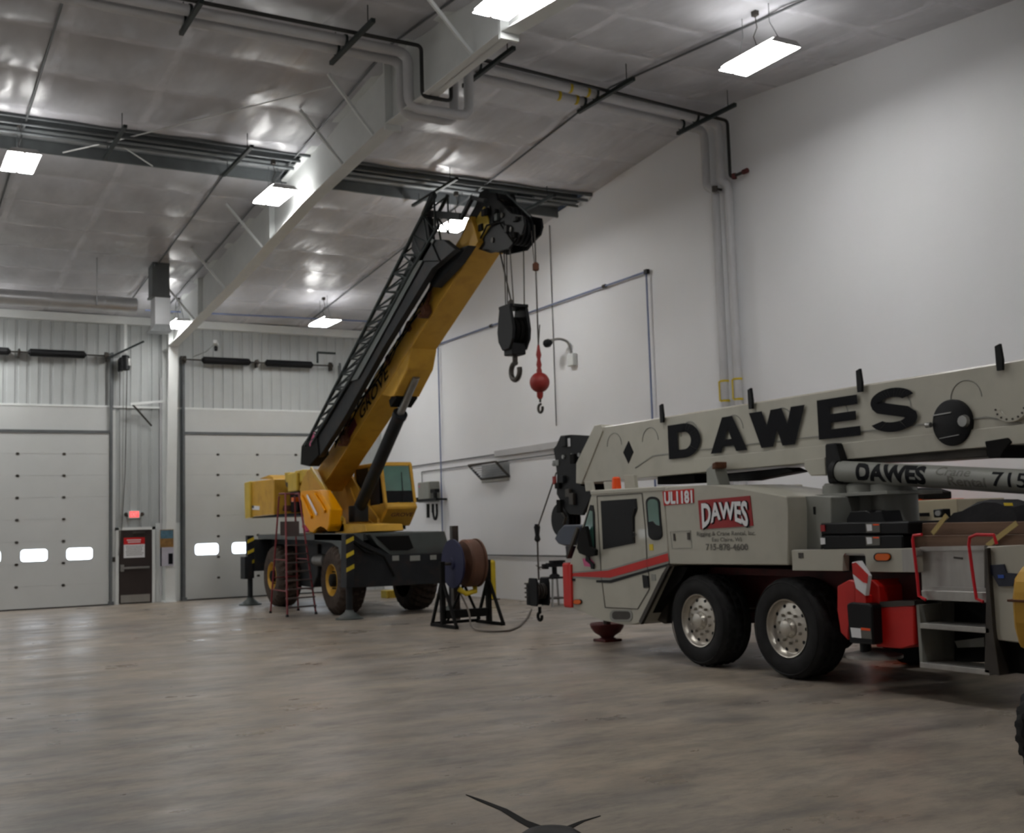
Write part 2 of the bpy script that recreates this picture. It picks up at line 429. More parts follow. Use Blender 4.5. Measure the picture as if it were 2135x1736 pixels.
# overhead sectional doors
def sect_door(nm, X0, X1, wins, cols):
    root = MB()
    for k in range(8):
        z0 = .02+k*.615; root.box(X0, X1, D-.1, D-.05, z0, z0+.6125, .003)
    o = struct(root.build(nm, 'door_white'))
    for i, wx in enumerate(wins):
        zc = 1.49
        pts = []
        w, h, r = .345, .165, .09
        for cx, cz_, a in ((w-r, h-r, 0), (-w+r, h-r, 90), (-w+r, -h+r, 180), (w-r, -h+r, 270)):
            for t in range(0, 91, 15): pts.append((wx+cx+r*math.cos(math.radians(a+t)), zc+cz_+r*math.sin(math.radians(a+t))))
        fr = MB().prY([(wx+(x-wx)*1.07, zc+(z-zc)*1.12) for x, z in pts], D-.105, D-.099).build('window_frame', 'door_white', o)
        plab(MB().prY(pts, D-.112, D-.104).build('pane', 'daylight', fr), 'bright daylit pane')
    for c in cols:
        for k in range(1, 8):
            z = .02+k*.615-.004
            MB().box(c-.035, c+.035, D-.115, D-.1, z-.035, z+.035, .004).box(c-.05, c+.05, D-.118, D-.1, z-.012, z+.012).build('hinge', 'steel_dark', o)
    MB().box(X0-.02, X1+.02, D-.13, D-.04, 4.92, 5.0).build('top_seal', 'galv_dark', o)
    for s, xx in ((-1, X0-.05), (1, X1+.05)):
        t = MB().box(xx-.035, xx+.035, D-.16, D-.06, .02, 7.2); t.box(xx+s*.04-.03, xx+s*.04+.03, D-.05, D-.01, 0, 7.3)
        t.box(xx-.07, xx+.07, D-.2, D-.02, 0, .1)
        t.build('track', 'galv_dark', o)
    MB().box(X0, X1, D-.12, D-.03, 0, .035).build('bottom_seal', 'rubber', o)
    return o
sect_door('door_1', 1.32, 6.25, [5.45, 4.25, 3.05, 1.9], [5.02, 3.8, 2.6, 1.6])
sect_door('door_2', 8.42, 13.3, [9.05, 10.16, 11.3, 12.45], [9.4, 10.62, 11.85, 13.0])
sect_door('door_4', -7.0, -2.1, [-6.3, -5.1, -3.9, -2.8], [-6, -4.8, -3.6, -2.5])
for i, (a, c) in enumerate(((1.25, 6.32), (8.35, 13.36))):
    struct(MB().box(a, c, D-.035, D, 5.0, 5.7).build('trim_%d' % TRIM, 'door_white')); TRIM += 1
# personnel door
fr = struct(MB().box(6.43, 6.52, D-.1, D, 0, 2.2).box(7.46, 7.55, D-.1, D, 0, 2.2).box(6.43, 7.55, D-.1, D, 2.12, 2.2).build('door_3', 'frame_white'))
pn = MB().box(6.52, 7.46, D-.08, D-.02, .02, 2.12, .004).build('door_panel', 'door_brown', fr)
MB().box(6.58, 7.4, D-.088, D-.08, .04, .26).build('kick_plate', 'alu', pn)
h = MB().box(6.6, 7.38, D-.14, D-.1, 1.0, 1.06, .008); h.box(6.56, 6.66, D-.15, D-.08, .93, 1.13, .01)
for xx in (6.75, 7.36): h.box(xx-.02, xx+.02, D-.12, D-.08, 1.0, 1.06)
h.build('push_bar', 'steel', pn)
MB().box(6.9, 7.24, D-.13, D-.08, 2.0, 2.07, .01).build('door_closer', 'steel_dark', pn)
s = MB().box(6.66, 7.25, D-.09, D-.081, 1.7, 1.9).build('notice', 'sign_red', pn)
t = MB()
for k, (w, z) in enumerate(((.4, 1.83), (.34, 1.77))): 
    xx = 6.95-w/2
    while xx < 6.95+w/2: t.box(xx, xx+.03, D-.0935, D-.09, z-.018, z+.018); xx += .045
t.build('notice_print', 'decal_white', s)
s = MB().box(6.66, 7.25, D-.09, D-.081, 1.32, 1.7).build('notice', 'decal_white', pn)
t = MB()
for k in range(6):
    xx = 6.72+.01*(k % 3)
    while xx < 7.18-.03*(k % 2): t.box(xx, xx+.035, D-.0935, D-.09, 1.64-k*.05, 1.66-k*.05); xx += .05
t.build('notice_print', 'decal_grey', s)
# flat white trim around the personnel door
struct(MB().box(6.33, 6.43, D-.06, D, 0, 5.6).build('trim_%d' % TRIM, 'frame_white')); TRIM += 1
struct(MB().box(7.58, 8.28, D-.03, D, 0, 2.3).build('trim_%d' % TRIM, 'frame_white')); TRIM += 1

# ---------------------------------------------------------------- lamps
def lamp_block(full=True):
    o = bpy.data.objects.new('ceiling_light', None); COL.objects.link(o); ORG[o.name] = Vector((0, 0, 0))
    h = MB(); L_, W_ = .61, .275
    h.prY([(-.29, 0), (-.2, .07), (.2, .07), (.29, 0), (.29, -.012), (-.29, -.012)], -L_, L_).box(-.1, .1, -.35, .35, .07, .12, .01)
    h.build('housing', 'lamp_off', o)
    for s in (-1, 1):
        MB().box(s*.15-.125, s*.15+.125, -L_+.01, L_-.01, -.022, -.012, .004).build('diffuser', 'lamp_on', o)
    for s in (-1, 1): MB().hexa([(s*.2, -.55, .073), (s*.2, .55, .073), (s*.28, .55, .012), (s*.28, -.55, .012), (s*.2, -.55, .079), (s*.2, .55, .079), (s*.28, .55, .018), (s*.28, -.55, .018)]).build('uplight_slot', 'lamp_slot', o)
    for s in (-1, 1):
        c = MB().tube([(0, s*.5, .06), (-.03, s*.3, .45), (-.03, s*.3, .74)], .006, 6); c.build('hanger', 'galv_dark', o)
    MB().box(-.07, .01, -.05, .05, .66, .76, .01).tube([(-.03, 0, .66), (.02, .03, .5), (-.04, .05, .35), (0, 0, .12)], .008, 6).build('junction_box', 'steel_dark', o)
    return o
lamp0 = lamp_block(); used = False
LX = [2.35, 7.28, 12.15]; LY = [33.0, 23.2, 14.0, 5.0]
LLAB = {(0, 1): 'twin-tube ceiling light above the left overhead door, at the left edge',
        (1, 1): 'ceiling light beside the white rafter, left of the black boom tip',
        (1, 0): 'small bright ceiling light at the foot of the rafter beside the metal duct',
        (2, 0): 'ceiling light over the second overhead door, left of the lattice jib',
        (2, 2): 'long bright ceiling light at the upper right near the white wall',
        (1, 2): 'ceiling light cropped by the top edge beside the white rafter',
        (2, 1): 'ceiling light shining behind the black boom head of the yellow crane'}
PXC = {(0, 1): (43, 333), (1, 1): (573, 405), (1, 0): (374, 672), (2, 0): (677, 662), (2, 2): (1582, 119), (1, 2): (1068, -8), (2, 1): (955, 466)}
for i in range(-3, 3):
    for j in range(4 if i == 1 else 3 if i >= 0 else 2):
        if (i, j) in PXC:
            q = px(*PXC[(i, j)], 2, cz(LY[j])-.75)
            q = px(*PXC[(i, j)], 2, cz(q.y)-.75)
            loc = (q.x, q.y, cz(q.y)-.75)
        else:
            X = LX[i] if i >= 0 else LX[0]+4.9*i
            loc = (X, LY[j], cz(LY[j])-.75)
        o = lamp0 if not used else ctree(lamp0); used = True
        o.location = loc
        tag(o, LLAB.get((i, j), 'ceiling light in the part of the hall outside the picture'), 'light', 'twin high-bay lights under the ceiling')

# ================================================================== SERVICES OVERHEAD
def one(mb, name, m, label, cat, group=None, at=None, smooth=False, kind=None):
    vs = [v.co for v in mb.bm.verts]; lo = [min(v[i] for v in vs) for i in range(3)]; hi = [max(v[i] for v in vs) for i in range(3)]
    o = mb.build(name, m, None, smooth, at or ((lo[0]+hi[0])/2, (lo[1]+hi[1])/2, lo[2]))
    return tag(o, label, cat, group, kind)
# strut channels of the ridge pipe rack
ZS = 9.6
SL = ['ridge strut channel at the top left, where the black pipe leaves the picture', 'ridge strut channel crossing the black pipe just left of the white rafter',
      'ridge strut channel just right of the white rafter', 'ridge strut channel beside the yellow pipe bands', 'ridge strut channel against the white right wall above the pipe drops']
for (a, c_), lab in zip((((420, 0), (378, 68)), ((779, 40), (690, 130)), ((1072, 98), (966, 178)), ((1321, 162), (1206, 232)), ((1533, 216), (1413, 277))), SL):
    p, q = px(*a, 2, ZS), px(*c_, 2, ZS); X = (p.x+q.x)/2
    o = thing('strut_channel', lab, 'pipe support', (X, (p.y+q.y)/2, ZS), 'pipe rack channels under the ridge')
    MB().box(X-.035, X+.035, q.y, p.y, ZS-.045, ZS+.005).box(X-.035, X-.025, q.y, p.y, ZS, ZS+.04).box(X+.025, X+.035, q.y, p.y, ZS, ZS+.04).build('channel', 'strut', o) if False else \
    MB().box(X-.035, X+.035, min(p.y, q.y), max(p.y, q.y), ZS-.05, ZS+.02, .004).build('channel', 'strut', o)
    for s in (.12, .88):
        y = p.y+(q.y-p.y)*s; MB().cyl((X, y, ZS), (X, y, cz(y)-.0), .008, n=6).build('threaded_rod', 'strut', o)
    for y, y9 in ((px(838, 108, 2, ZS+.12).y, px(1498, 250, 0, R-.14).y), (px(826, 126, 2, ZS+.12).y, px(1467, 258, 0, R-.14).y)):
        y += (y9-y)*max(0, X-8.8)/(R-8.9); MB().lathe([(-.02, .105), (.02, .105)], (X, y, ZS+.12), 'X', 20).build('pipe_clamp', 'strut', o)
def P3(x, y, ax, v): return px(x, y, ax, v)
# black gas pipe: along the rack, down and under the rafter, up again, then down the right wall
gy = px(878, 97, 2, ZS+.06).y
YG = gy
def onY(x, y, Y): return px(x, y, 1, Y)
pts = [Vector((2.0, YG, ZS+.07)), Vector((onY(878, 97, YG).x, YG, ZS+.07)), onY(884, 201, YG), onY(941, 208, YG), onY(941, 184, YG)]
pts[2].x = pts[1].x; pts[3].z = pts[2].z; pts[4].x = pts[3].x; pts[4].z = ZS+.07
w0 = px(1516, 242, 0, R-.16); w1 = px(1528, 368, 0, R-.16); w2 = px(1552, 376, 0, R-.16)
pts2 = [pts[4].copy()]
pts2 += [Vector((R-.16, w0.y, ZS+.07)), Vector((R-.16, w0.y, w1.z)), Vector((R-.16, w2.y, w1.z))]
pts2[0].y = YG
o = thing('gas_pipe', 'thin black pipe running along the ridge, under the rafter and down the white wall', 'pipe', (pts[1].x, YG, ZS))
MB().tube(pts, .032, 10, smooth_r=.09).build('pipe_run', 'pipe_black', o, True)
MB().tube(pts2, .032, 10, smooth_r=.09).build('pipe_run', 'pipe_black', o, True)
MB().cyl(pts2[-1]+Vector((0, .02, 0)), pts2[-1]+Vector((0, -.1, 0)), .05, n=12).build('pipe_cap', 'maroon', o)
# two white insulated pipes
for k, (yy, lab, dropx, endpx) in enumerate(((17.27, 'white insulated pipe nearest the black pipe, running along the ridge and down the right wall', 851, (1498, 250, 1504, 379, 1518, 390, 1540, 800)),
                                       (17.66, 'white insulated pipe farther from the black pipe, turning down the wall on the left side', 837, (1467, 258, 1478, 389, 1491, 398, 1515, 800)))):
    o = thing('insulated_pipe', lab, 'pipe', (7, yy, ZS), 'pair of white insulated pipes')
    yy = px(838-12*k, 108+18*k, 2, ZS+.12).y; xd = onY(dropx, 150, yy).x; zl = onY(dropx, 222+14*k, yy).z; ye = px(endpx[0], endpx[1], 0, R-.14).y
    xe = onY(925-24*k, 226+14*k, yy).x
    za = ZS+.12
    MB().tube([(1.5, yy, za), (xd, yy, za), (xd, yy, zl), (8.85-.1*k, yy, zl), (8.85-.1*k, yy, za), (R-.14, ye, za), (R-.14, ye, px(endpx[2], endpx[3], 0, R-.14).z),
               Vector((R-.14, px(endpx[4], endpx[5], 0, R-.14).y, px(endpx[2], endpx[3], 0, R-.14).z-.12)), Vector((R-.14, px(endpx[4], endpx[5], 0, R-.14).y, .9))], .085, 16, smooth_r=.2).build('pipe_run', 'pipe_white', o, True)
    for y_ in ((790, 832) if k == 0 else (793, 835)):                                     # yellow label bands
        pass
    yw = px(endpx[4], endpx[5], 0, R-.14).y
    a = px(1550 if k == 0 else 1524, 786 if k == 0 else 790, 0, R-.23); c = px(1550 if k == 0 else 1524, 829 if k == 0 else 832, 0, R-.23)
    for zz in (a.z, c.z): MB().lathe([(-.02, .092), (.02, .092)], (R-.14, yw, zz), 'Z', 20).build('marking_band', 'hazard', o)
    MB().box(R-.236, R-.228, yw+.03, yw+.07, c.z, a.z).build('marking_strip', 'hazard', o)
    for xx in ((1188, 1224) if k == 0 else (1164, 1200)):
        q = px(xx, 181 if k == 0 else 193, 1, yy); q = px(xx, 181 if k == 0 else 193, 1, yy+(ye-yy)*(q.x-8.8)/(R-8.9)); yk_ = q.y; MB().lathe([(-.025, .092), (.025, .092)], (q.x, yk_, za), 'X', 20).build('marking_band', 'hazard', o)
    vz = px(1505, 395, 0, R-.14).z
    if k: 
        MB().lathe([(-.06, .03), (-.05, .06), (.05, .06), (.06, .03)], (R-.3, yw-.18, vz), 'Z', 12).box(R-.31, R-.13, yw-.2, yw-.16, vz-.02, vz+.02).build('valve', 'steel_dark', o)
    else: MB().lathe([(-.06, .02), (-.05, .05), (.05, .05), (.06, .02)], (R-.16, yw-.22, vz+.15), 'Z', 12).build('valve', 'maroon', o)

# strip rack: grey tubes and short channels below the open strip
zt = cz(22.6)-.12
for k, (yy, lab) in enumerate(((S0+.12, 'grey tube along the far-up edge of the open ceiling strip'), (S0+.52, 'second grey tube beneath the open ceiling strip'))):
    one(MB().tube([(XL+.1, yy, cz(yy)-.1), (7.72, yy, cz(yy)-.1)], .032, 10), 'conduit_tube', 'galv_dark', lab + ', left of the rafter', 'pipe', 'tubes under the open ceiling strip', smooth=True)
    one(MB().tube([(8.08, yy, cz(yy)-.1), (R-.05, yy, cz(yy)-.1)], .032, 10), 'conduit_tube', 'galv_dark', lab + ', right of the rafter', 'pipe', 'tubes under the open ceiling strip', smooth=True)
for (a, c_), lab in zip((((255, 262), (224, 332)), ((521, 304), (470, 366)), ((941, 370), (872, 430)), ((1136, 404), (1076, 460))),
        ('short dark channel across the open strip above the left overhead door', 'short dark channel across the open strip left of the rafter',
         'short dark channel across the open strip beside the jib top', 'short dark channel across the open strip right of the crane head')):
    p, q = px(*a, 2, zt-.1), px(*c_, 2, zt-.1); X = (p.x+q.x)/2
    o = thing('strut_channel', lab, 'pipe support', (X, (p.y+q.y)/2, zt-.1), 'short channels under the open ceiling strip')
    MB().box(X-.035, X+.035, min(p.y, q.y), max(p.y, q.y), zt-.13, zt-.07, .004).build('channel', 'strut', o)
    for s in (.15, .85):
        y = p.y+(q.y-p.y)*s; MB().cyl((X, y, zt-.1), (X, y, cz(y)+.02), .008, n=6).build('threaded_rod', 'strut', o)
# crossed roof rods visible in the open strip
m_ = px(238, 294, 2, 9.5)
for k, (x_, y_) in enumerate(((131, 318), (318, 346), (690, 180))):
    e_ = px(x_, y_, 2, 9.42 if k < 2 else 9.75)
    struct(MB().tube([m_, e_], .014, 6).build('trim_%d' % TRIM, 'frame_white')); TRIM += 1
# lamp conduits under the ceiling
for (x_, y0, y1, lab) in ((2.5, 10, 33, 'thin conduit along the ceiling feeding the leftmost row of lights'), (6.5, 22.9, 32.5, 'thin conduit along the ceiling ending near the metal duct'),
                          (7.6, 10, 33, 'thin conduit along the ceiling beside the rafter'), (12.05, 9, 33.5, 'thin conduit along the ceiling feeding the row of lights nearest the right wall')):
    pts = [(x_, y, cz(y)-.045) for y in (y1, S1+.1, YR, y0) if y <= y1 and y >= y0]
    o = one(MB().tube(pts, .02, 8), 'ceiling_conduit', 'conduit', lab, 'conduit', 'conduits under the ceiling', smooth=True)

# ducts over the door wall
YD = 29.4
a, c_ = px(316, 540, 1, YD), px(357, 688, 1, YD)
o = thing('supply_duct', 'rectangular metal duct dropping from the ceiling beside the column', 'duct', (a.x, YD, c_.z))
xa, xb = px(318, 600, 1, YD).x, px(354, 600, 1, YD).x; zm = px(335, 617, 1, YD).z; zb = px(335, 676, 1, YD).z; ze = px(335, 690, 1, YD).z
MB().box(xa, xb, YD, YD+.5, zm, cz(YD+.25)+.02, .01).build('duct_section', 'galv_dark', o)
MB().box(xa-.02, xb+.02, YD-.02, YD+.52, zm-.03, zm+.03).build('duct_flange', 'galv_dark', o)
MB().box(xa+.06, xb+.02, YD, YD+.5, zb, zm-.02, .01).build('duct_section', 'duct_bright', o)
MB().hexa([(xa-.06, YD-.02, ze), (xb+.04, YD-.02, ze), (xb+.04, YD+.5, ze), (xa-.06, YD+.5, ze), (xa+.06, YD, zb), (xb+.02, YD, zb), (xb+.02, YD+.5, zb), (xa+.06, YD+.5, zb)]).build('duct_collar', 'galv', o)
zc = px(285, 633, 1, YD).z; xe = px(289, 633, 1, YD).x
o = thing('branch_duct', 'long shiny round metal duct above the left overhead door', 'duct', (xe, YD+.2, zc))
MB().lathe([(-12, .19), (-.02, .19), (0, .175)], (xe, YD+.25, zc), 'X', 28).build('duct_tube', 'duct_bright', o, True)
for k in range(6): MB().lathe([(-.03, .197), (.03, .197)], (xe-.8-1.25*k, YD+.25, zc), 'X', 28).build('duct_joint', 'duct_bright', o)
for k in range(3): MB().box(xe-1-2.5*k-.01, xe-1-2.5*k+.01, YD+.03, YD+.06, zc-.1, cz(YD), 0).build('hanger_strap', 'galv', o)
# blue air line
zb1 = px(420, 654, 1, 32.8).z; zb0 = px(755, 668, 1, 32.8).z
zb2 = px(1138.5, 639, 0, R-.07).z
yb = px(1347, 563, 0, R-.07).y
o = thing('air_pipe', 'thin blue compressed air pipe along both walls, dropping behind the white crane', 'pipe', (R-.07, 25, zb2))
MB().tube([(6.9, 32.8, zb1), (R-.3, 32.8, zb0), (R-.07, 32.8, zb0), (R-.07, 32.8, zb2), (R-.07, yb, zb2), (R-.07, yb, 1.2)], .025, 8).build('pipe_run', 'pipe_blue', o, True)
y2 = px(918, 925, 0, R-.07).y
MB().tube([(R-.07, y2, zb2), (R-.07, y2, .9)], .022, 8).build('drop_pipe', 'pipe_blue', o, True)
for q in (px(1024, 682, 0, R-.07), px(1260, 596, 0, R-.07)): MB().cyl((R-.07, q.y-.05, zb2), (R-.07, q.y+.05, zb2), .045, n=12).build('coupling', 'steel_dark', o)
MB().box(R-.1, R-.02, yb-.06, yb+.06, zb2-.05, zb2+.05, .01).build('elbow', 'black', o)

# springs, shaft and motor over each door
def springs(xs, xe_, coils, lab):
    z = px(120, 737, 1, D-.28).z; Y = D-.28
    o = thing('door_spring_shaft', lab, 'door spring', ((xs+xe_)/2, Y, z-.15), 'torsion spring shafts over the overhead doors')
    MB().cyl((xs, Y, z), (xe_, Y, z), .022, n=10).build('shaft', 'steel_dark', o)
    for a_, b_ in coils:
        MB().lathe([(a_-.05, .05), (a_, .085), (a_, .105)]+[(a_+.02*k, .105+.008*(k % 2)) for k in range(1, int((b_-a_)/.02))]+[(b_, .105), (b_, .085), (b_+.05, .05)], (0, Y, z), 'X', 16).build('spring', 'black', o)
    for x_ in (xs+.04, (coils[0][1]+coils[1][0])/2, xe_-.04):
        MB().box(x_-.02, x_+.02, Y, D-.01, z-.14, z+.1).cyl((x_-.03, Y, z), (x_+.03, Y, z), .06, n=12).build('bearing_bracket', 'steel_dark', o)
    for x_ in (xs+.1, xe_-.1): MB().cyl((x_-.03, Y, z), (x_+.03, Y, z), .11, n=20).build('cable_drum', 'steel_dark', o)
X_ = lambda u: px(u, 750, 1, D-.28).x
springs(X_(-60)-2.2, X_(228), [(X_(-98), X_(18)), (X_(62), X_(176))], 'shaft with black coil springs above the left overhead door')
springs(X_(378), X_(694), [(X_(424), X_(519)), (X_(556), X_(649))], 'shaft with black coil springs above the overhead door beside the yellow crane')
q = px(262, 755, 1, D-.45)
o = thing('door_opener', 'black chain-hoist motor hanging on the wall between the two overhead doors', 'motor', (q.x, D-.4, q.z-.3))
MB().lathe([(-.24, .06), (-.22, .12), (.1, .13), (.2, .1), (.22, .03)], (q.x, D-.42, q.z+.0), 'Z', 20).box(q.x-.16, q.x-.03, D-.5, D-.1, q.z-.24, q.z+.14, .02).build('motor_housing', 'black', o, True)
MB().lathe([(-.1, .09), (.1, .09)], (q.x+.07, D-.46, q.z-.0), 'Z', 16).build('cover', 'steel', o, True)
p1 = px(291, 703, 1, D-.3); p0 = px(222, 748, 1, D-.3)
MB().bar((p0.x, D-.3, p0.z), (q.x+.4, D-1.0, q.z+.55), .06, .04).build('bracket_arm', 'strut', o)
MB().tube([(q.x-.05, D-.4, q.z-.2), (q.x-.06, D-.35, 3.2), (q.x-.14, D-.2, 1.4)], .012, 6).build('hand_chain', 'steel', o)
MB().tube([(q.x+.05, D-.4, q.z-.2), (q.x+.02, D-.3, 3.8), (q.x-.1, D-.2, 1.4)], .012, 6).build('hand_chain', 'steel_dark', o)
MB().box(q.x-.02, q.x+.06, D-.34, D-.3, q.z+.3, 8.1).build('hanger', 'frame_white', o)
# white angle brace beside the column
a, c_ = px(272, 842, 1, D-.35), px(344, 836, 1, D-.35)
o = thing('chain_guide_bracket', 'white horizontal arm with a diagonal stay fixed to the column, above the personnel door', 'bracket', (a.x, D-.35, a.z))
MB().bar((a.x, D-.35, a.z), (7.78, D-.35, c_.z), .05, .07).build('arm', 'frame_white', o)
MB().bar((a.x+.05, D-.35, a.z), (7.45, D-.06, a.z-.6), .04, .04).build('stay', 'steel_dark', o)
# wall pipes right of the personnel door
one(MB().tube([(7.72, D-.06, .2), (7.72, D-.06, 6.6)], .03, 8), 'wall_conduit', 'pipe_white', 'white vertical conduit between the personnel door and the column', 'conduit', smooth=True)
q = px(280, 1073, 1, D-.1)
o = thing('exit_sign', 'glowing red exit sign above the brown personnel door', 'sign', (q.x, D-.06, q.z-.12))
MB().box(q.x-.17, q.x+.17, D-.1, D, q.z-.1, q.z+.12, .01).build('sign_box', 'frame_white', o)
MB().box(q.x-.13, q.x+.13, D-.104, D-.1, q.z-.07, q.z+.1).build('sign_face', 'exit_glow', o)
f = MB(); f.text('EXIT', (q.x-.105, D-.105, q.z-.045), (1, 0, 0), (0, 0, 1), .21, .12, .03, .003).build('lettering', 'decal_white', o)
for s in (-1, 1): MB().lathe([(0, .03), (.06, .055), (.08, .05)], (q.x+s*.23, D-.16, q.z+.02), 'Y', 14).box(q.x+s*.2-.02, q.x+s*.2+.02, D-.14, D, q.z-.05, q.z).build('emergency_lamp', 'steel_dark', o)
a, c_ = px(334, 1104, 1, 34.0), px(362, 1140, 1, 34.0)
one(MB().box(a.x, c_.x, 34.0, 34.04, c_.z, a.z, .004), 'poster', ['poster_tan'], 'small framed poster with a blue top and tan lower half beside the personnel door', 'poster')
o = [x for x in COL.objects if x.name.startswith('poster')][-1]
MB().box(a.x+.01, c_.x-.01, 33.995, 34.0, (a.z*.5+c_.z*.5), a.z-.02).build('picture_top', 'poster_blue', o)
a, c_ = px(334, 1141, 1, 34.0), px(362, 1179, 1, 34.0)
o = one(MB().box(a.x, c_.x, 34.0, 34.04, c_.z, a.z, .004), 'notice_board', 'poster_grey', 'pale notice with dark patches hanging below the tan poster', 'notice')
MB().box(c_.x-.15, c_.x-.02, 33.995, 34.0, c_.z+.05, a.z-.18).box(a.x, a.x+.04, 33.995, 34.0, c_.z, a.z).build('dark_patch', 'decal_black', o)
q = px(237, 1166, 1, D-.06)
one(MB().box(q.x-.04, q.x+.04, D-.09, D-.06, q.z-.07, q.z+.07, .008), 'light_switch', 'steel_dark', 'small dark switch box left of the personnel door', 'switch')
# security cameras
def seccam(q, d, lab, wallx=None):
    o = thing('security_camera', lab, 'security camera', q, 'white security cameras')
    q = Vector(q); d = Vector(d).normalized()
    MB().bar(q-d*.16, q+d*.14, .12, .11, bev=.02).build('camera_body', 'frame_white', o)
    MB().lathe([(0, .04), (.02, .05), (.1, .06), (.15, .045), (.16, .01)], q+Vector((0, 0, -.24)), 'Z', 16).build('dome', 'black', o, True)
    return o
q = px(450, 715, 1, 34.1); o = seccam(q, (-.5, -1, .25), 'security camera on a thin stalk above the overhead door beside the rafter foot')
MB().tube([q, q+Vector((-.25, .2, -.25)), q+Vector((-.6, .35, -.4))], .012, 6).build('mount_arm', 'steel', o)
q = px(1146, 714, 0, R-.45)
o = thing('wall_camera', 'security camera with grey bracket on the right wall beside the red hook ball', 'security camera', q)
MB().lathe([(-.1, .06), (0, .1), (.1, .1), (.13, .07)], q+Vector((0, .05, 0)), 'Y', 16).build('camera_head', 'black', o, True)
MB().tube([q+Vector((0, 0, .05)), q+Vector((.2, -.15, .09)), q+Vector((.38, -.25, 0)), q+Vector((.42, -.3, -.35))], .03, 8, smooth_r=.1).build('bracket', 'steel', o, True)
MB().box(R-.12, R-.01, q.y-.5, q.y-.22, q.z-.6, q.z-.3, .02).build('junction_box', 'frame_white', o)
yq = px(1150, 600, 0, R-.03).y
one(MB().tube([(R-.03, yq, cz(yq)-.1), (R-.03, yq, 4.3)], .012, 6), 'wall_conduit', 'conduit', 'thin grey conduit down the right wall behind the hook ball', 'conduit', smooth=True)
# conduits and trunking on the right wall
za1, za2, za3 = 3.815, 3.61, 1.135
y_a = px(1032, 945, 0, R-.05).y
one(MB().tube([(R-.04, D-.1, za1), (R-.04, y_a, za1)], .018, 8), 'wall_conduit', 'conduit', 'upper horizontal conduit on the right wall behind the crane cab', 'conduit', smooth=True)
one(MB().box(R-.08, R, 16.5, y_a, za1-.07, za1+.1, .01), 'cable_trunking', 'pipe_white', 'pale cable trunking continuing the upper conduit on the right wall', 'trunking')
yb_ = px(879, 985, 0, R-.05).y
one(MB().tube([(R-.04, yb_, 3.0), (R-.04, yb_, za2), (R-.04, 16.5, za2)], .016, 8), 'wall_conduit', 'conduit', 'lower horizontal conduit on the right wall, just above the tilted louvred vent', 'conduit', smooth=True)
one(MB().tube([(R-.04, 31, za3), (R-.04, 16.5, za3)], .02, 8), 'wall_conduit', 'conduit', 'waist-high horizontal conduit on the right wall behind the reel stand', 'conduit', smooth=True)
# tilted louvred vent
t0, t1 = px(978, 970, 0, R-.42), px(1033, 962, 0, R-.42); b0, b1 = px(1003, 1000, 0, R-.03), px(1062, 992, 0, R-.03)
o = thing('wall_vent', 'tilted louvred metal vent leaning out from the right wall', 'vent', (R-.2, (b0.y+b1.y)/2, b0.z))
yA, yB = (t0.y+b0.y)/2, (t1.y+b1.y)/2; zT, zB = (t0.z+t1.z)/2, (b0.z+b1.z)/2
T0, T1, B0, B1 = Vector((R-.42, yA, zT)), Vector((R-.42, yB, zT)), Vector((R-.03, yA, zB)), Vector((R-.03, yB, zB))
b = MB(); b.bar(T0, T1, .05, .05).bar(B0, B1, .05, .05).bar(T0, B0, .05, .05).bar(T1, B1, .05, .05); b.build('frame', 'steel_dark', o)
for k in range(1, 7):
    s = k/7; P_, Q_ = T0.lerp(B0, s), T1.lerp(B1, s); MB().obox((P_+Q_)/2, ((0, 1, 0), (1, 0, .35), (-.35, 0, 1)), (yA-yB)-.05, .1, .008).build('louvre', 'steel', o)
MB().prism([B0+Vector((0, 0, 0)), Vector((R-.01, yA, zT)), Vector((R-.03, yA, zB-.1))], (0, yB-yA, 0)).build('back_plate', 'galv', o)
MB().tube([(R-.38, yB+.03, zT-.03), (R-.03, yB+.03, zT+.02)], .012, 6).tube([(R-.38, yA-.03, zT-.03), (R-.03, yA-.03, zT+.02)], .012, 6).build('stay', 'steel_dark', o)

# ================================================================== THE YELLOW CRANE
def YZ(pts, X): return [yz(x, y, X) for x, y in pts]
def XZ(pts, Y): return [xz(x, y, Y) for x, y in pts]
def big_wheel(root, X, y, r, w, sgn, tyre_m, rim_m, hub_m, lugs=26):
    """wheel at X (outer face), sgn = -1 when the outer face looks to -X"""
    def rf(h, rr, t):
        if rr < r*.93: return rr
        return rr-.06 if (math.floor(t/(2*PI)*lugs*2+(h*4.2))) % 2 else rr
    o_ = -sgn
    prof = [(0.02, r*.45), (0, r*.55), (0, r*.8), (.05, r*.93), (.1, r*.985), (w*.3, r), (w*.5, r), (w*.7, r), (w-.1, r*.985), (w-.05, r*.93), (w, r*.8), (w, r*.6)]
    t = MB(); t.lathe([(o_*h, q) for h, q in prof], (X, y, r), 'X', lugs*4, lambda h, rr, tt: rf(abs(h), rr, tt), False)
    wheel = t.build('tire', tyre_m, root, True)
    m = MB(); m.lathe([(o_*h, q) for h, q in ((.2, r*.4), (.03, r*.47), (.01, r*.45), (.05, r*.41), (.14, r*.37), (.16, r*.27), (.1, r*.25), (.1, 0))], (X, y, r), 'X', 36, None, False); m.build('rim', rim_m, wheel, True)
    m = MB(); m.lathe([(o_*h, q) for h, q in ((.11, r*.2), (-.0, r*.18), (-.02, r*.12), (-.02, 0))], (X, y, r), 'X', 20)
    for k in range(10): a = 2*PI*k/10; m.cyl((X+o_*.1, y+math.cos(a)*r*.25, r+math.sin(a)*r*.25), (X+o_*.06, y+math.cos(a)*r*.25, r+math.sin(a)*r*.25), .018, n=6)
    m.build('hub', hub_m, wheel, True)
YC = thing('mobile_crane', 'yellow mobile crane with a raised boom and folded black lattice jib', 'crane', (10.5, 27, 0))
RW = .79
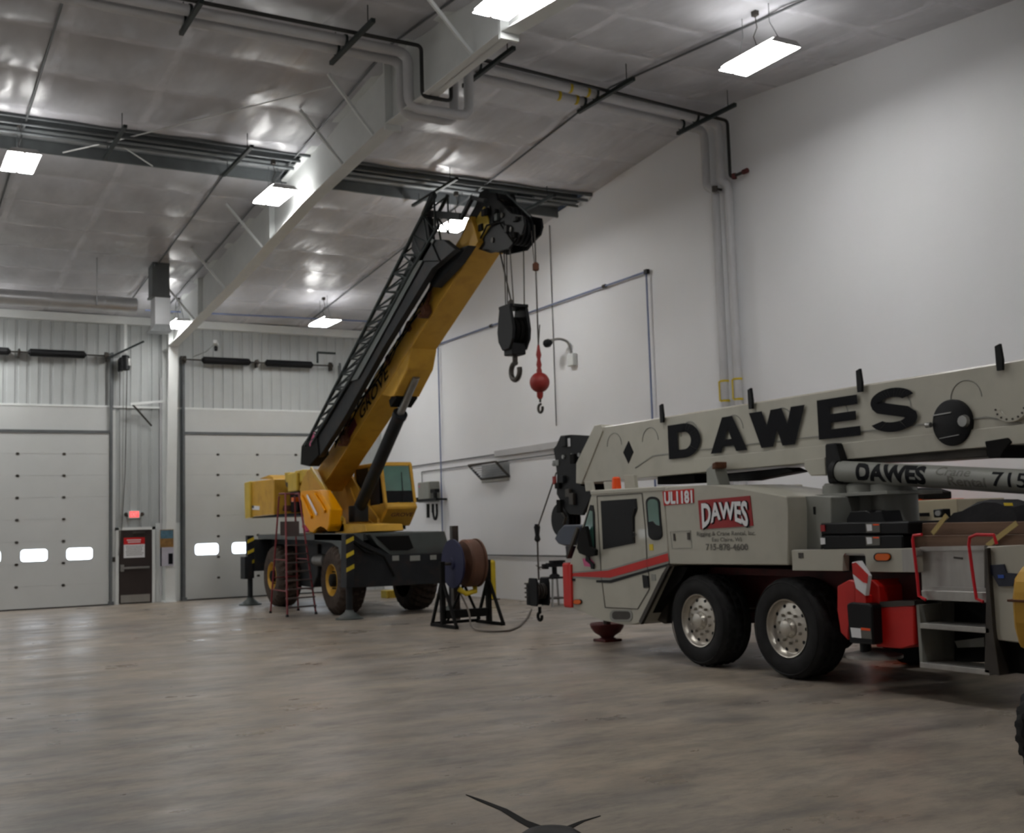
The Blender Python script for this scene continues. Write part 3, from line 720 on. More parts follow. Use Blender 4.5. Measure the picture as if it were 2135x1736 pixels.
YF, YB = 24.95, 29.3
for X, s in ((9.36, -1), (11.76, 1)):
    for y in (YF, YB): big_wheel(YC, X, y, RW, .62, s, 'rubber_dusty', 'yellow', 'blackmatte')
MB().box(9.75, 11.6, 25.8, 30.75, 1.6, 1.84, .01).box(9.98, 11.15, 24.3, 30.3, 1.3, 1.84, .02).box(10.1, 11.0, 23.9, 30.4, .75, 1.5, .02).box(9.95, 11.2, YF-.12, YF+.12, .66, .9).box(9.95, 11.2, YB-.12, YB+.12, .66, .9).cyl((10.3, YF, RW), (10.3, YB, RW), .07).build('chassis', 'chassis', YC)
MB().prX(YZ([(538, 1114), (722, 1113), (722, 1127), (538, 1123)], 9.42), 9.42, 11.7).build('fender_deck', 'deck_grey', YC)
MB().prX(YZ([(655, 1112), (732, 1112), (735, 1150), (722, 1225), (716, 1225), (706, 1140), (690, 1130), (655, 1127)], 9.42), 9.42, 9.7, .01).build('front_fender', 'deck_grey', YC)
# front outrigger beam and stowage
FB = 23.62
pl = MB().prY(XZ([(724, 1112), (738, 1113), (760, 1131), (812, 1157), (928, 1152), (933, 1215), (722, 1226)], FB), FB, FB+.35, .01).build('outrigger_box', 'chassis', YC)
for a_, c_ in (((818, 1158), (832, 1168)), ((855, 1158), (876, 1168)), ((897, 1157), (910, 1166))):
    p, q = px(*a_, 1, FB-.01), px(*c_, 1, FB-.01); MB().box(p.x, q.x, FB-.012, FB, q.z, p.z).build('marker_plate', 'crane_shade', pl)
up = MB().prY(XZ([(768, 1113), (925, 1107), (938, 1151), (812, 1157), (784, 1136)], 23.9), 23.85, 24.2, .01).build('front_panel', 'deck_grey', YC)
MB().prY(XZ([(783, 1118), (852, 1116), (862, 1142), (850, 1147), (813, 1147)], 23.84), 23.83, 23.86).build('panel_opening', 'blackmatte', up)
MB().tube([px(726, 1118, 1, 23.55), px(745, 1133, 1, 23.5), px(775, 1148, 1, 23.5), px(800, 1160, 1, 23.52), px(822, 1200, 1, 23.54)], .03, 8).tube([px(735, 1128, 1, 23.5), px(760, 1150, 1, 23.48), px(790, 1155, 1, 23.5)], .025, 8).build('hydraulic_hoses', 'blackmatte', YC)
def jack(x, y, ztop, zbox, side):
    j = MB().box(x-.09, x+.09, y-.09, y+.09, zbox, ztop, .01).build('outrigger_jack', 'chassis', YC)
    for k in range(3 if side < 0 else 0):
        z = ztop-.12-k*.3
        MB().prism([(x-.09, y-.092, z), (x+.09, y-.092, z+.08), (x+.09, y-.092, z-.01), (x-.09, y-.092, z-.09)], (0, -.003, 0)).build('warning_stripe', 'hazard', j)
    MB().cyl((x, y, .12), (x, y, zbox+.05), .07, n=16).build('jack_rod', 'chassis', YC)
    MB().lathe([(0, .3), (.03, .3), (.05, .24), (.16, .1), (.2, .09)], (x, y, 0), 'Z', 20).build('float_pad', 'deck_grey', YC, True)
q = px(725, 1170, 1, 23.5); jack(q.x+.02, 23.5, 1.82, .68, -1)
q = px(934, 1170, 1, 23.5); jack(q.x+.08, 23.5, 1.45, .68, 1)
q = px(521, 1160, 1, 30.6); jack(q.x, 30.6, px(521, 1116, 1, 30.6).z, px(521, 1205, 1, 30.6).z, -1)
jack(q.x+2.6, 30.6, 1.6, .8, 1)
MB().box(q.x-.2, q.x-.0, 30.4, 30.8, px(521, 1206, 1, 30.6).z, px(521, 1160, 1, 30.6).z).box(q.x+.1, q.x+2.5, 30.45, 30.75, .9, 1.75).build('outrigger_box', 'chassis', YC)
MB().prX(YZ([(596, 1130), (650, 1130), (650, 1200), (640, 1225), (600, 1220)], 9.75), 9.9, 10.3, .02).build('side_step_box', 'chassis', YC)
MB().lathe([(-.35, .12), (-.33, .16), (.33, .16), (.35, .12)], (9.95, 27.1, 1.2), 'Y', 16).build('air_tank', 'steel', YC, True)
# turntable and superstructure
MB().lathe([(0, .62), (.14, .62), (.14, .5), (.2, .5)], (10.6, 27.0, 1.75), 'Z', 40).build('turntable', 'blackmatte', YC, True)
SX = 10.12
MB().prX(YZ([(640, 1092), (716, 1092), (762, 1094), (764, 1108), (730, 1112), (640, 1110)], SX), SX, 11.05, .01).build('slewing_deck', 'yellow', YC)
side = [(625, 1022), (630, 1000), (640, 981), (648, 977), (656, 977), (668, 1000), (700, 1058), (716, 1082), (718, 1108), (690, 1108), (660, 1108), (640, 1060)]
MB().prX(YZ(side, SX), SX, SX+.06, .004).build('side_plate', 'yellow', YC)
MB().prX(YZ(side, SX), 11.0, 11.06, .004).build('side_plate', 'yellow', YC)
P_ = [Vector((SX-.03,)+yz(x, y, SX)) for x, y in ((651, 976), (680, 1020), (716, 1082))]
MB().bar(P_[0], P_[1], .1, .05, (1, 0, 0)).bar(P_[1], P_[2], .1, .05, (1, 0, 0)).build('plate_flange', 'yellow_pale', YC)
# bright yellow side hood
HX = 9.78
hood = [(625, 1025), (630, 1023), (664, 1021), (688, 1061), (686, 1095), (682, 1109), (676, 1097), (668, 1094), (661, 1098), (658, 1106), (652, 1112), (644, 1107), (634, 1092)]
hb = MB(); hb.prX(YZ(hood, HX), HX, HX+.33, .03); hb.build('side_hood', 'yellow_bright', YC)
a = [Vector((HX-.03,)+yz(x, y, HX)) for x, y in ((630, 1034), (652, 1078), (655, 1100))]
b = MB(); b.bar(a[0], a[1], .1, .06, (1, 0, 0), .02); b.build('hood_rib', 'yellow_bright', YC)
a = [Vector((HX-.03,)+yz(x, y, HX)) for x, y in ((658, 1030), (680, 1066))]
MB().bar(a[0], a[1], .1, .06, (1, 0, 0), .02).build('hood_rib', 'yellow_bright', YC)
a = [Vector((HX-.035,)+yz(x, y, HX)) for x, y in ((643, 1032), (663, 1072))]
MB().bar(a[0], a[1], .07, .03, (1, 0, 0), .01).build('white_strip', 'decal_white', YC)
q = yz(637, 1101, HX); MB().bar((HX, q[0]+.12, q[1]+.06), (HX, q[0]-.14, q[1]-.08), .05, .1, (1, 0, 0)).build('reflector', 'pink', YC)
# engine housing and counterweight
CX = 9.95
MB().prX(YZ([(519, 1004), (571, 998), (571, 1073), (520, 1078)], CX), CX, 11.5, .02).build('engine_housing', 'yellow', YC)
MB().prX(YZ([(509, 1006), (520, 1003), (521, 1079), (511, 1081)], CX-.08), CX-.08, 11.6, .02).build('counterweight', 'yellow_pale', YC)
MB().prX(YZ([(520, 1075), (622, 1069), (622, 1074), (521, 1080)], CX), CX+.02, 11.4).build('tail_frame', 'blackmatte', YC)
MB().prX(YZ([(571, 1004), (586, 1001), (590, 1065), (571, 1072)], CX+.25), CX+.25, 11.3, .02).build('engine_side', 'rust', YC)
fl = MB().prX(YZ([(521, 1053), (541, 1055), (541, 1063), (521, 1062)], CX-.005), CX-.012, CX).build('flag_decal', 'decal_white', YC)
MB().prX(YZ([(521, 1053), (529, 1054), (529, 1059), (521, 1058)], CX-.014), CX-.018, CX-.012).build('flag_canton', 'navy', fl)
MB().prX(YZ([(540, 998), (560, 990), (568, 994), (571, 999)], CX+.1), CX+.1, 11.3, .01).build('engine_cover', 'yellow', YC)
w = MB(); y_, z_ = yz(603, 1000, 10.2); w.lathe([(0, .2), (.03, .2), (.03, .13), (.7, .13), (.7, .2), (.73, .2)], (10.15, y_, z_), 'X', 24); w.build('hoist_drum', 'steel_dark', YC, True)
y_, z_ = yz(612, 1005, 10.1); 
for x_ in (10.05, 11.0): MB().box(x_, x_+.1, y_-.35, y_+.35, z_-.25, z_+.25, .03).build('hoist_bracket', 'yellow_pale', YC)
w = MB(); y_, z_ = yz(598, 990, 10.2); w.prX(YZ([(593, 985), (604, 984), (608, 1002), (596, 1006)], 10.1), 10.1, 10.3, .01); w.build('hoist_cover', 'yellow_pale', YC)
y_, z_ = yz(620, 990, 10.2); MB().prX(YZ([(614, 982), (632, 978), (634, 1000), (618, 1012)], 10.15), 10.15, 10.9, .02).build('boom_foot_bracket', 'yellow_pale', YC)
MB().prX(YZ([(604, 1022), (622, 1022), (620, 1066), (606, 1068)], 10.3), 10.3, 11.0, .02).build('valve_block', 'blackmatte', YC)
y_, z_ = yz(617, 1041, 10.2); MB().box(10.1, 10.3, y_-.1, y_+.1, z_-.06, z_+.06, .01).build('marker_lamp', 'amber', YC)
# boom: telescopic box
BX0, BX1 = 10.3, 10.92
bd = Vector((0, 19.1-26.88, 7.4-3.56)).normalized(); bn = Vector((0, bd.z, -bd.y)); bn = Vector((0, -bd.z*-1, 0)) if False else Vector((0, bd.z, -bd.y))
L0 = Vector((0, 27.9, 3.56-(27.9-26.88)*(3.84/7.78)))      # lower edge start
def bp(s, n, X): v = L0+bd*s+bn*n; return Vector((X, v.y, v.z))
BL = 10.1
def bsec(s0, s1, n0, n1, x0, x1, bev=.02, mb=None):
    return (mb or MB()).hexa([bp(s0, n0, x0), bp(s0, n0, x1), bp(s1, n0, x1), bp(s1, n0, x0), bp(s0, n1, x0), bp(s0, n1, x1), bp(s1, n1, x1), bp(s1, n1, x0)], bev)
boom = bsec(-.3, BL-.35, 0, .58, BX0, BX1).build('boom_section', 'yellow', YC)
bsec(BL-.6, BL-.3, -.03, .61, BX0-.03, BX1+.03, .01).build('boom_collar', 'yellow', boom)
bsec(BL-.35, BL+.1, .05, .53, BX0+.05, BX1-.05).build('boom_section', 'yellow_pale', YC)
# bracket for the lift cylinder
s_b = (Vector((0, 22.95, 5.35))-L0).dot(bd)
bb = MB()
A = [(s_b+.75, 0), (s_b+.35, -.3), (s_b-.55, -.42), (s_b-.75, -.3), (s_b-1.15, 0)]
bb.prism([bp(s, n, BX0) for s, n in A], (BX1-BX0, 0, 0), .02); bb.build('cylinder_bracket', 'yellow', YC)
bsec(s_b-.95, s_b-.55, -.46, -.28, BX0+.05, BX1-.05, .01).build('bracket_pin', 'blackmatte', YC)
cy0 = Vector((10.6,)+yz(748, 1062, 10.6)); cy1 = Vector((10.6,)+yz(868, 785, 10.6)); cm = cy0.lerp(cy1, .735)
MB().cyl(cy0, cm, .15, n=24).cyl(cm-(cy1-cy0)*.015, cm+(cy1-cy0)*.01, .17, n=24).box(10.42, 10.78, cy0.y-.2, cy0.y+.25, cy0.z-.3, cy0.z+.1, .03).build('lift_cylinder', 'chassis', YC, True)
MB().cyl(cm, cy1, .085, n=20).build('cylinder_rod', 'steel', YC, True)
# lettering and diamond on the boom flank
f = MB(); f.text('GROVE', bp(3.0, .12, BX0-.004), bd, bn, 1.95, .3, .02, .002, shear=.2)
f.build('lettering', 'decal_black', boom)
dx = [Vector((BX0-.006,)+yz(x, y, BX0)) for x, y in ((738, 868), (745, 886), (729, 914), (722, 894))]
MB().prism(dx, (-.004, 0, 0)).build('diamond_decal', 'diamond', boom)
# jib rest brackets, hoses
for (s, nn) in ((2.1, .25), (7.35, .3)):
    k = MB(); k.bar(bp(s-.35, .5, BX0-.02), bp(s, .08, BX0-.12), .05, .05).bar(bp(s+.45, .6, BX0-.02), bp(s, .08, BX0-.12), .05, .05).bar(bp(s-.4, .62, BX0-.22), bp(s+.5, .62, BX0-.22), .06, .06)
    k.bar(bp(s-.1, .05, BX0-.03), bp(s-.1, .05, BX0-.25), .08, .08); k.obox(bp(s, .12, BX0-.1), ((1, 0, 0), bd, bn), .16, .2, .2, .01)
    k.build('jib_bracket', 'rust', YC)
b = MB(); rnd = random.Random(5)
for k in range(5):
    pts = []
    for i in range(12):
        s = 1.4+i*.62; pts.append(bp(s, .42+.06*math.sin(i*1.9+k)+rnd.uniform(-.05, .05), BX0-.03-.015*k))
    b.tube(pts, .013, 6)
b.build('control_cables', 'blackmatte', boom)
for s in (1.7, 3.6, 5.0, 6.3): bsec(s, s+.12, .33, .55, BX0-.06, BX0, .01).build('cable_clamp', 'rust', boom)
# folded jib: box beam plus lattice
JX0, JX1 = 9.78, 10.08
lo = [(648, 926), (728, 795), (806, 660), (866, 555), (893, 500)]
hi = [(905, 560), (866, 625), (806, 722), (724, 868), (672, 950), (650, 966), (637, 960)]
JB = MB().prX(YZ(lo+[(930, 500), (955, 520)]+hi, JX0+.1), JX0+.04, JX0+.18, .01).build('jib_beam', 'chassis', YC)
MB().prX(YZ([(636, 930), (648, 912), (668, 905), (672, 948), (652, 972), (634, 968)], JX0+.1), JX0, JX0+.28, .01).build('jib_end', 'blackmatte', YC)
q = yz(652, 917, JX0); MB().bar((JX0-.006, q[0]+.2, q[1]-.12), (JX0-.006, q[0]-.16, q[1]+.16), .08, .012, (1, 0, 0)).build('reflector', 'pink', YC)
oc0, oc1 = Vector((JX0,)+yz(637, 928, JX0)), Vector((JX0,)+yz(905, 404, JX0))
ic = [Vector((JX0,)+yz(x, y, JX0)) for x, y in ((650, 925), (728, 795), (806, 660), (860, 560), (915, 470))]
def icp(t):
    t *= len(ic)-1; i = min(int(t), len(ic)-2); return ic[i].lerp(ic[i+1], t-i)
DXJ = Vector((JX1-JX0, 0, 0))
lat = MB()
lat.tube([oc0, oc1], .045, 8).tube([oc0+DXJ, oc1+DXJ], .04, 8).tube(ic, .035, 8)
n = 15
for k in range(n):
    a_, b_ = oc0.lerp(oc1, k/n), oc0.lerp(oc1, (k+1)/n); c1, c2 = icp(min(1, k/n+.02)), icp((k+.5)/n)
    lat.tube([a_, c2], .022, 6).tube([c2, b_], .022, 6).tube([a_+DXJ, c2+DXJ], .02, 6).tube([c2+DXJ, b_+DXJ], .02, 6).tube([a_, a_+DXJ], .02, 6).tube([a_, b_+DXJ], .016, 6)
lat.build('lattice_truss', 'strut', YC)
jm = MB().prX(YZ([(728, 795), (745, 790), (905, 500), (893, 494)], JX0), JX0, JX0+.02).build('jib_side_rail', 'deck_grey', YC)
st = MB(); p = Vector((JX0,)+yz(700, 780, JX0))
st.bar(p+Vector((0, 0, .5)), p+Vector((-.45, 0, .5)), .05, .05).bar(p+Vector((-.45, 0, .5)), p+Vector((-.45, 0, .25)), .04, .04); st.build('guide_arm', 'strut', YC)
# frame and sheaves at the jib top
fr_ = MB(); T = lambda x, y, X=JX0+.15: Vector((X,)+yz(x, y, X))
fr_.bar(T(893, 445), T(962, 452), .1, .14).bar(T(884, 450), T(905, 404), .1, .12).bar(T(962, 455), T(986, 410), .07, .07).bar(T(984, 412), T(1012, 418), .07, .07)
fr_.prX(YZ([(872, 478), (900, 452), (905, 500), (925, 545), (880, 545), (866, 520)], JX0+.1), JX0, JX0+.12, .01).build('jib_head_frame', 'chassis', YC)
for (x, y, r) in ((883, 494, .26), (906, 520, .2)):
    q = yz(x, y, JX0+.1); MB().lathe([(0, r), (.02, r), (.03, r*.82), (.06, r*.82), (.07, r), (.09, r)], (JX0+.08, q[0], q[1]), 'X', 24).build('jib_sheave', 'black', YC, True)
MB().prX(YZ([(838, 600), (866, 536), (905, 548), (935, 530), (985, 512), (960, 548), (912, 600), (895, 575)], BX0-.15), BX0-.25, BX0-.05, .01).build('jib_side_plate', 'chassis', YC)
# boom head
HX0, HX1 = 10.38, 10.8
HXM = 10.56
head = [(990, 512), (976, 498), (990, 462), (1008, 432), (1018, 402), (1030, 396), (1050, 400), (1054, 420), (1072, 436), (1082, 448), (1108, 452), (1111, 470), (1106, 488), (1092, 500), (1078, 520), (1060, 524), (1038, 529), (1012, 520)]
hd = MB().prX(YZ(head, HXM), HX0, HX0+.05, .008).build('boom_head_plate', 'black', YC)
MB().prX(YZ(head, HXM), HX1-.05, HX1, .008).build('boom_head_plate', 'black', YC)
MB().prX(YZ([(995, 505), (1012, 440), (1040, 430), (1050, 470), (1030, 515)], HXM), HX0+.05, HX1-.05).build('head_box', 'blackmatte', YC)
for (x, y, r) in ((1078, 480, .28), (1040, 502, .22), (1032, 436, .2), (1060, 450, .18)):
    q = yz(x, y, 10.5)
    for k in range(4):
        X = 10.42+k*.09; MB().lathe([(0, r), (.015, r), (.03, r*.85), (.05, r*.85), (.065, r), (.08, r)], (X, q[0], q[1]), 'X', 28).build('head_sheave', 'black', YC, True)
    MB().cyl((HX0-.03, q[0], q[1]), (HX1+.03, q[0], q[1]), .05, n=12).build('sheave_pin', 'steel_dark', YC, True)
rn = random.Random(9)
for k in range(9):
    x_, y_ = 1000+rn.random()*85, 430+rn.random()*70; q = yz(x_, y_, HX0)
    MB().box(HX0-.07, HX0, q[0]-.05-rn.random()*.07, q[0]+.05, q[1]-.04, q[1]+.04+rn.random()*.06, .01).build('head_fitting', rn.choice(['deck_grey', 'blackmatte', 'chassis']), YC)
MB().tube([T(1000, 500, HX0-.03), T(1015, 470, HX0-.08), T(1040, 462, HX0-.05), T(1070, 505, HX0-.03)], .02, 6).build('head_hose', 'blackmatte', YC, True)
a, c_ = T(1022, 398, 10.3), T(1054, 402, 10.3)
MB().bar(a, c_, .05, .05).bar(a+Vector((.6, 0, 0)), c_+Vector((.6, 0, 0)), .05, .05).bar(a, a+Vector((.6, 0, 0)), .04, .04).bar(c_, T(1108, 452, 10.3), .03, .03).build('head_guard', 'strut', YC)
# operator cab right of the boom
cx0, cx1 = 11.08, 11.92; CYF = 26.0
cs = [(CYF, 3.50), (CYF+.05, 3.56), (27.75, 3.52), (27.75, 2.0), (CYF+.15, 1.98), (CYF-.35, 2.42), (CYF-.3, 2.56)]
cb = MB().prX([(CYF, 3.46), (CYF+.08, 3.56), (27.7, 3.56), (27.7, 3.46)], cx0-.03, cx1+.03, .02).build('cab_roof', 'yellow', YC)
CB = MB().prX([(27.7, 2.5), (27.7, 2.0), (CYF+.15, 1.98), (CYF-.32, 2.42), (CYF-.25, 2.55)], cx0, cx1, .03).build('cab_body', 'yellow', YC)
b = MB()
for X in (cx0+.03, cx1-.03): b.bar((X, CYF-.2, 2.54), (X, CYF+.03, 3.5), .07, .07).bar((X, 27.65, 2.4), (X, 27.65, 3.5), .07, .09).bar((X, 26.75, 2.5), (X, 26.75, 3.5), .05, .06)
b.build('cab_pillar', 'yellow', YC)
MB().hexa([(cx0+.07, CYF-.2, 2.56), (cx1-.07, CYF-.2, 2.56), (cx1-.07, CYF-.17, 2.56), (cx0+.07, CYF-.17, 2.56), (cx0+.07, CYF+.02, 3.46), (cx1-.07, CYF+.02, 3.46), (cx1-.07, CYF+.05, 3.46), (cx0+.07, CYF+.05, 3.46)]).build('windshield', 'glass_green', YC)
MB().box(cx0+.01, cx0+.03, CYF+.1, 26.7, 2.5, 3.46).box(cx0+.01, cx0+.03, 26.8, 27.6, 2.5, 3.46).box(cx1-.03, cx1-.01, CYF, 27.6, 2.5, 3.46).box(cx0+.1, cx1-.1, 27.6, 27.63, 2.5, 3.46).build('side_glass', 'glass_dark', YC)
MB().hexa([(cx0+.07, CYF-.215, 2.56), (cx1-.07, CYF-.215, 2.56), (cx1-.07, CYF-.2, 2.56), (cx0+.07, CYF-.2, 2.56), (cx0+.07, CYF-.155, 2.84), (cx1-.07, CYF-.155, 2.84), (cx1-.07, CYF-.14, 2.84), (cx0+.07, CYF-.14, 2.84)]).build('dash_panel', 'glass_dark', YC)
f = MB(); f.text('GROVE', (cx0+.14, CYF-.235, 2.21), (1, 0, 0), (0, -.36, .44), .58, .12, .03, .006); f.build('lettering', 'rust', CB)
MB().bar((cx0+.5, CYF-.24, 2.55), (cx0+.55, CYF-.02, 3.3), .015, .015).build('wiper', 'black', YC)
MB().box(cx0+.1, cx1-.15, CYF+.1, 27, 1.9, 1.99).build('cab_underframe', 'blackmatte', YC)
MB().prX([(27.7, 3.0), (27.9, 2.9), (27.9, 1.95), (26.2, 1.9), (26.0, 1.98), (27.2, 2.4)], 10.95, cx0-.02).build('cab_mount', 'yellow', YC)

# hook block and hook ball hanging from the boom head
def hook(b, c, r, t, n=14, a0=100, a1=-200):
    pts = [Vector((c[0], c[1]+r*math.cos(math.radians(a0+(a1-a0)*k/n)), c[2]+r*math.sin(math.radians(a0+(a1-a0)*k/n)))) for k in range(n+1)]
    b.tube(pts, t, 8)
    return b
X = 10.6; q = px(1072, 690, 0, X); yk, zk = q.y, q.z
zt_ = px(1072, 641, 0, X).z; zbm = px(1072, 728, 0, X).z; hw = .27
HB = thing('hook_block', 'black hook block hanging on several ropes below the boom head of the yellow crane', 'hook block', (X, yk, zbm-.5))
for s in (-1, 1):
    MB().prX([(yk-.2, zt_), (yk+.2, zt_), (yk+.24, zt_-.2), (yk+.3, zk), (yk+.27, zbm+.15), (yk+.13, zbm-.02), (yk-.13, zbm-.02), (yk-.27, zbm+.15), (yk-.3, zk), (yk-.24, zt_-.2)], X+s*.17-.03, X+s*.17+.03, .01).build('cheek_plate', 'black', HB)
for k in range(3): MB().lathe([(0, .26), (.015, .26), (.03, .2), (.05, .2), (.065, .26), (.08, .26)], (X-.14+k*.1, yk, zk), 'X', 24).build('sheave', 'blackmatte', HB, True)
MB().box(X-.2, X+.2, yk-.22, yk+.22, zt_-.02, zt_+.04, .01).build('top_bar', 'black', HB)
MB().box(X-.15, X+.15, yk-.16, yk+.16, zbm-.12, zbm+.1, .02).build('trunnion', 'black', HB)
b = MB().cyl((X, yk, zbm-.25), (X, yk, zbm-.05), .05, n=12); hook(b, (X, yk, zbm-.42), .16, .05); b.build('hook', 'steel_dark', HB, True)
zh = 7.2
for (dx, dy) in ((-.12, -.22), (0, .22), (.12, -.2), (-.05, .2)):
    MB().tube([(X+dx, yk+dy, zt_), (X+dx*1.3, yk+dy*.9, zh)], .012, 6).build('hoist_rope', 'steel_dark', HB)
b = MB().tube([(X-.02, yk+.05, zt_+.15), (X-.1, yk+.28, zh-.1)], .016, 6); b.lathe([(0, .03), (.03, .055), (.1, .055), (.14, .02)], (X-.02, yk+.05, zt_+.03), 'Z', 12); b.build('dead_end', 'steel_dark', HB)
q = px(1125, 797, 0, X); yk, zk = q.y, q.z
hz = px(1112, 470, 0, X)
o = thing('hook_ball', 'red hook ball with a small hook on a single rope beside the black hook block', 'hook ball', (X, yk, zk-.6))
MB().sphere((X, yk, zk), .18, (1, 1, 1.02), 24, 16).build('ball', 'hook_red', o, True)
MB().lathe([(.17, .05), (.22, .05), (.26, .035), (.32, .05), (.42, .03), (.5, .05), (.6, .03), (.68, .02)], (X, yk, zk), 'Z', 14).lathe([(-.3, .03), (-.26, .055), (-.18, .06)], (X, yk, zk), 'Z', 14).build('swivel', 'hook_red', o, True)
b = MB().cyl((X, yk, zk-.36), (X, yk, zk-.28), .02, n=8); hook(b, (X, yk, zk-.47), .075, .024); b.build('hook', 'steel_dark', o, True)
MB().tube([(X, yk, zk+.66), (X, yk+.0, hz.z)], .014, 6).tube([(X, yk+.0, zk+.66), (X+.03, yk-.02, zk+1.05)], .01, 6).build('hoist_rope', 'steel_dark', o)
q2 = px(1112, 558, 0, X); b = MB().lathe([(-.08, .03), (-.06, .06), (.05, .06), (.08, .03)], (X, yk, q2.z), 'Z', 12); b.build('limit_weight', 'rust', o); MB().tube([(X-.03, yk, q2.z+.08), (X-.05, yk+.04, hz.z-.1)], .008, 6).build('limit_cord', 'steel_dark', o)

# ================================================================== THE WHITE TRUCK CRANE
TX, TX1 = 9.45, 11.95
TC = thing('truck_crane', 'white and red truck crane with a low horizontal boom in the right foreground', 'crane', (10.7, 10, 0))
def truck_wheel(X, y, s, r=.59, w=.42):
    o_ = -s
    def rf(h, rr, t):
        if rr < r*.975: return rr
        return rr-.012 if (math.floor(t/(2*PI)*60+abs(h)*14)) % 2 else rr
    prof = [(.03, .33), (.0, .36), (-.01, .42), (-.012, .5), (.01, .545), (.03, .575), (.06, r), (.14, r), (.15, r-.02), (.17, r-.02), (.18, r), (.25, r), (.26, r-.02), (.28, r-.02), (.29, r), (.37, r), (.4, .575), (.42, .53), (.43, .46), (.42, .38), (.36, .33)]
    wheel = MB().lathe([(o_*h, q) for h, q in prof], (X, y, r), 'X', 120, lambda h, rr, t: rf(h, rr, t), False).build('tire', 'rubber', TC, True)
    MB().lathe([(o_*h, q) for h, q in ((-.013, .54), (-.022, .535), (-.013, .528))], (X, y, r), 'X', 64, None, False).build('sidewall_rib', 'rubber', wheel, True)
    MB().lathe([(o_*h, q) for h, q in ((.3, .3), (.02, .345), (.0, .34), (.005, .328), (.04, .318), (.07, .30), (.075, .29), (.062, .24), (.058, .17), (.05, .15), (.05, 0))], (X, y, r), 'X', 64, None, False).build('rim', 'chrome', wheel, True)
    for k in range(10):
        a = 2*PI*(k+.5)/10; c = Vector((X+o_*.06, y+math.cos(a)*.175, r+math.sin(a)*.175)); MB().cyl(c, c-Vector((o_*.045, 0, 0)), .02, .016, n=6).build('lug_nut', 'chrome', wheel)
    for k in range(10):
        a = 2*PI*k/10; c = Vector((X+o_*.075, y+math.cos(a)*.262, r+math.sin(a)*.262)); MB().cyl(c-Vector((o_*.014, 0, 0)), c, .021, n=14).build('hand_hole', 'black', wheel)
    h = MB().lathe([(o_*h, q) for h, q in ((.06, .12), (.03, .115), (.01, .1), (-.02, .09), (-.03, .06), (-.033, 0))], (X, y, r), 'X', 32)
    for k in range(8): a = 2*PI*k/8; h.sphere((X+o_*.02, y+math.cos(a)*.1, r+math.sin(a)*.1), .014, (1, 1, 1), 8, 6)
    h.build('hub', 'chrome', wheel, True)
for y in (11.94, 10.3):
    truck_wheel(9.5, y, -1); truck_wheel(11.9, y, 1)
for y in (5.9, 4.5): truck_wheel(9.5, y, -1)
MB().box(10.2, 11.2, 3.6, 14.2, .72, 1.18, .02).box(9.95, 11.5, 11.86, 12.02, .5, .68, .03).box(9.95, 11.5, 10.22, 10.38, .5, .68, .03).build('chassis', 'maroon', TC)
MB().prX(YZ([(1398, 1179), (1910, 1196), (1910, 1262), (1745, 1262), (1640, 1200), (1400, 1196)], 9.95), 9.95, 10.2).build('frame_side', 'maroon', TC)
# carrier cab
out = [(1233, 1026), (1384, 1020), (1396, 1176), (1340, 1296), (1326, 1302), (1302, 1302), (1249, 1291), (1189, 1266), (1186, 1180), (1190, 1164), (1203, 1140), (1219, 1083)]
CAB = MB().prX(YZ(out, TX), TX, TX1, .02).build('cab', 'crane_white', TC)
MB().prX(YZ([(1230, 1022), (1386, 1013), (1387, 1024), (1232, 1032)], TX), TX-.01, TX1+.01, .015).build('cab_roof', 'crane_white', TC)
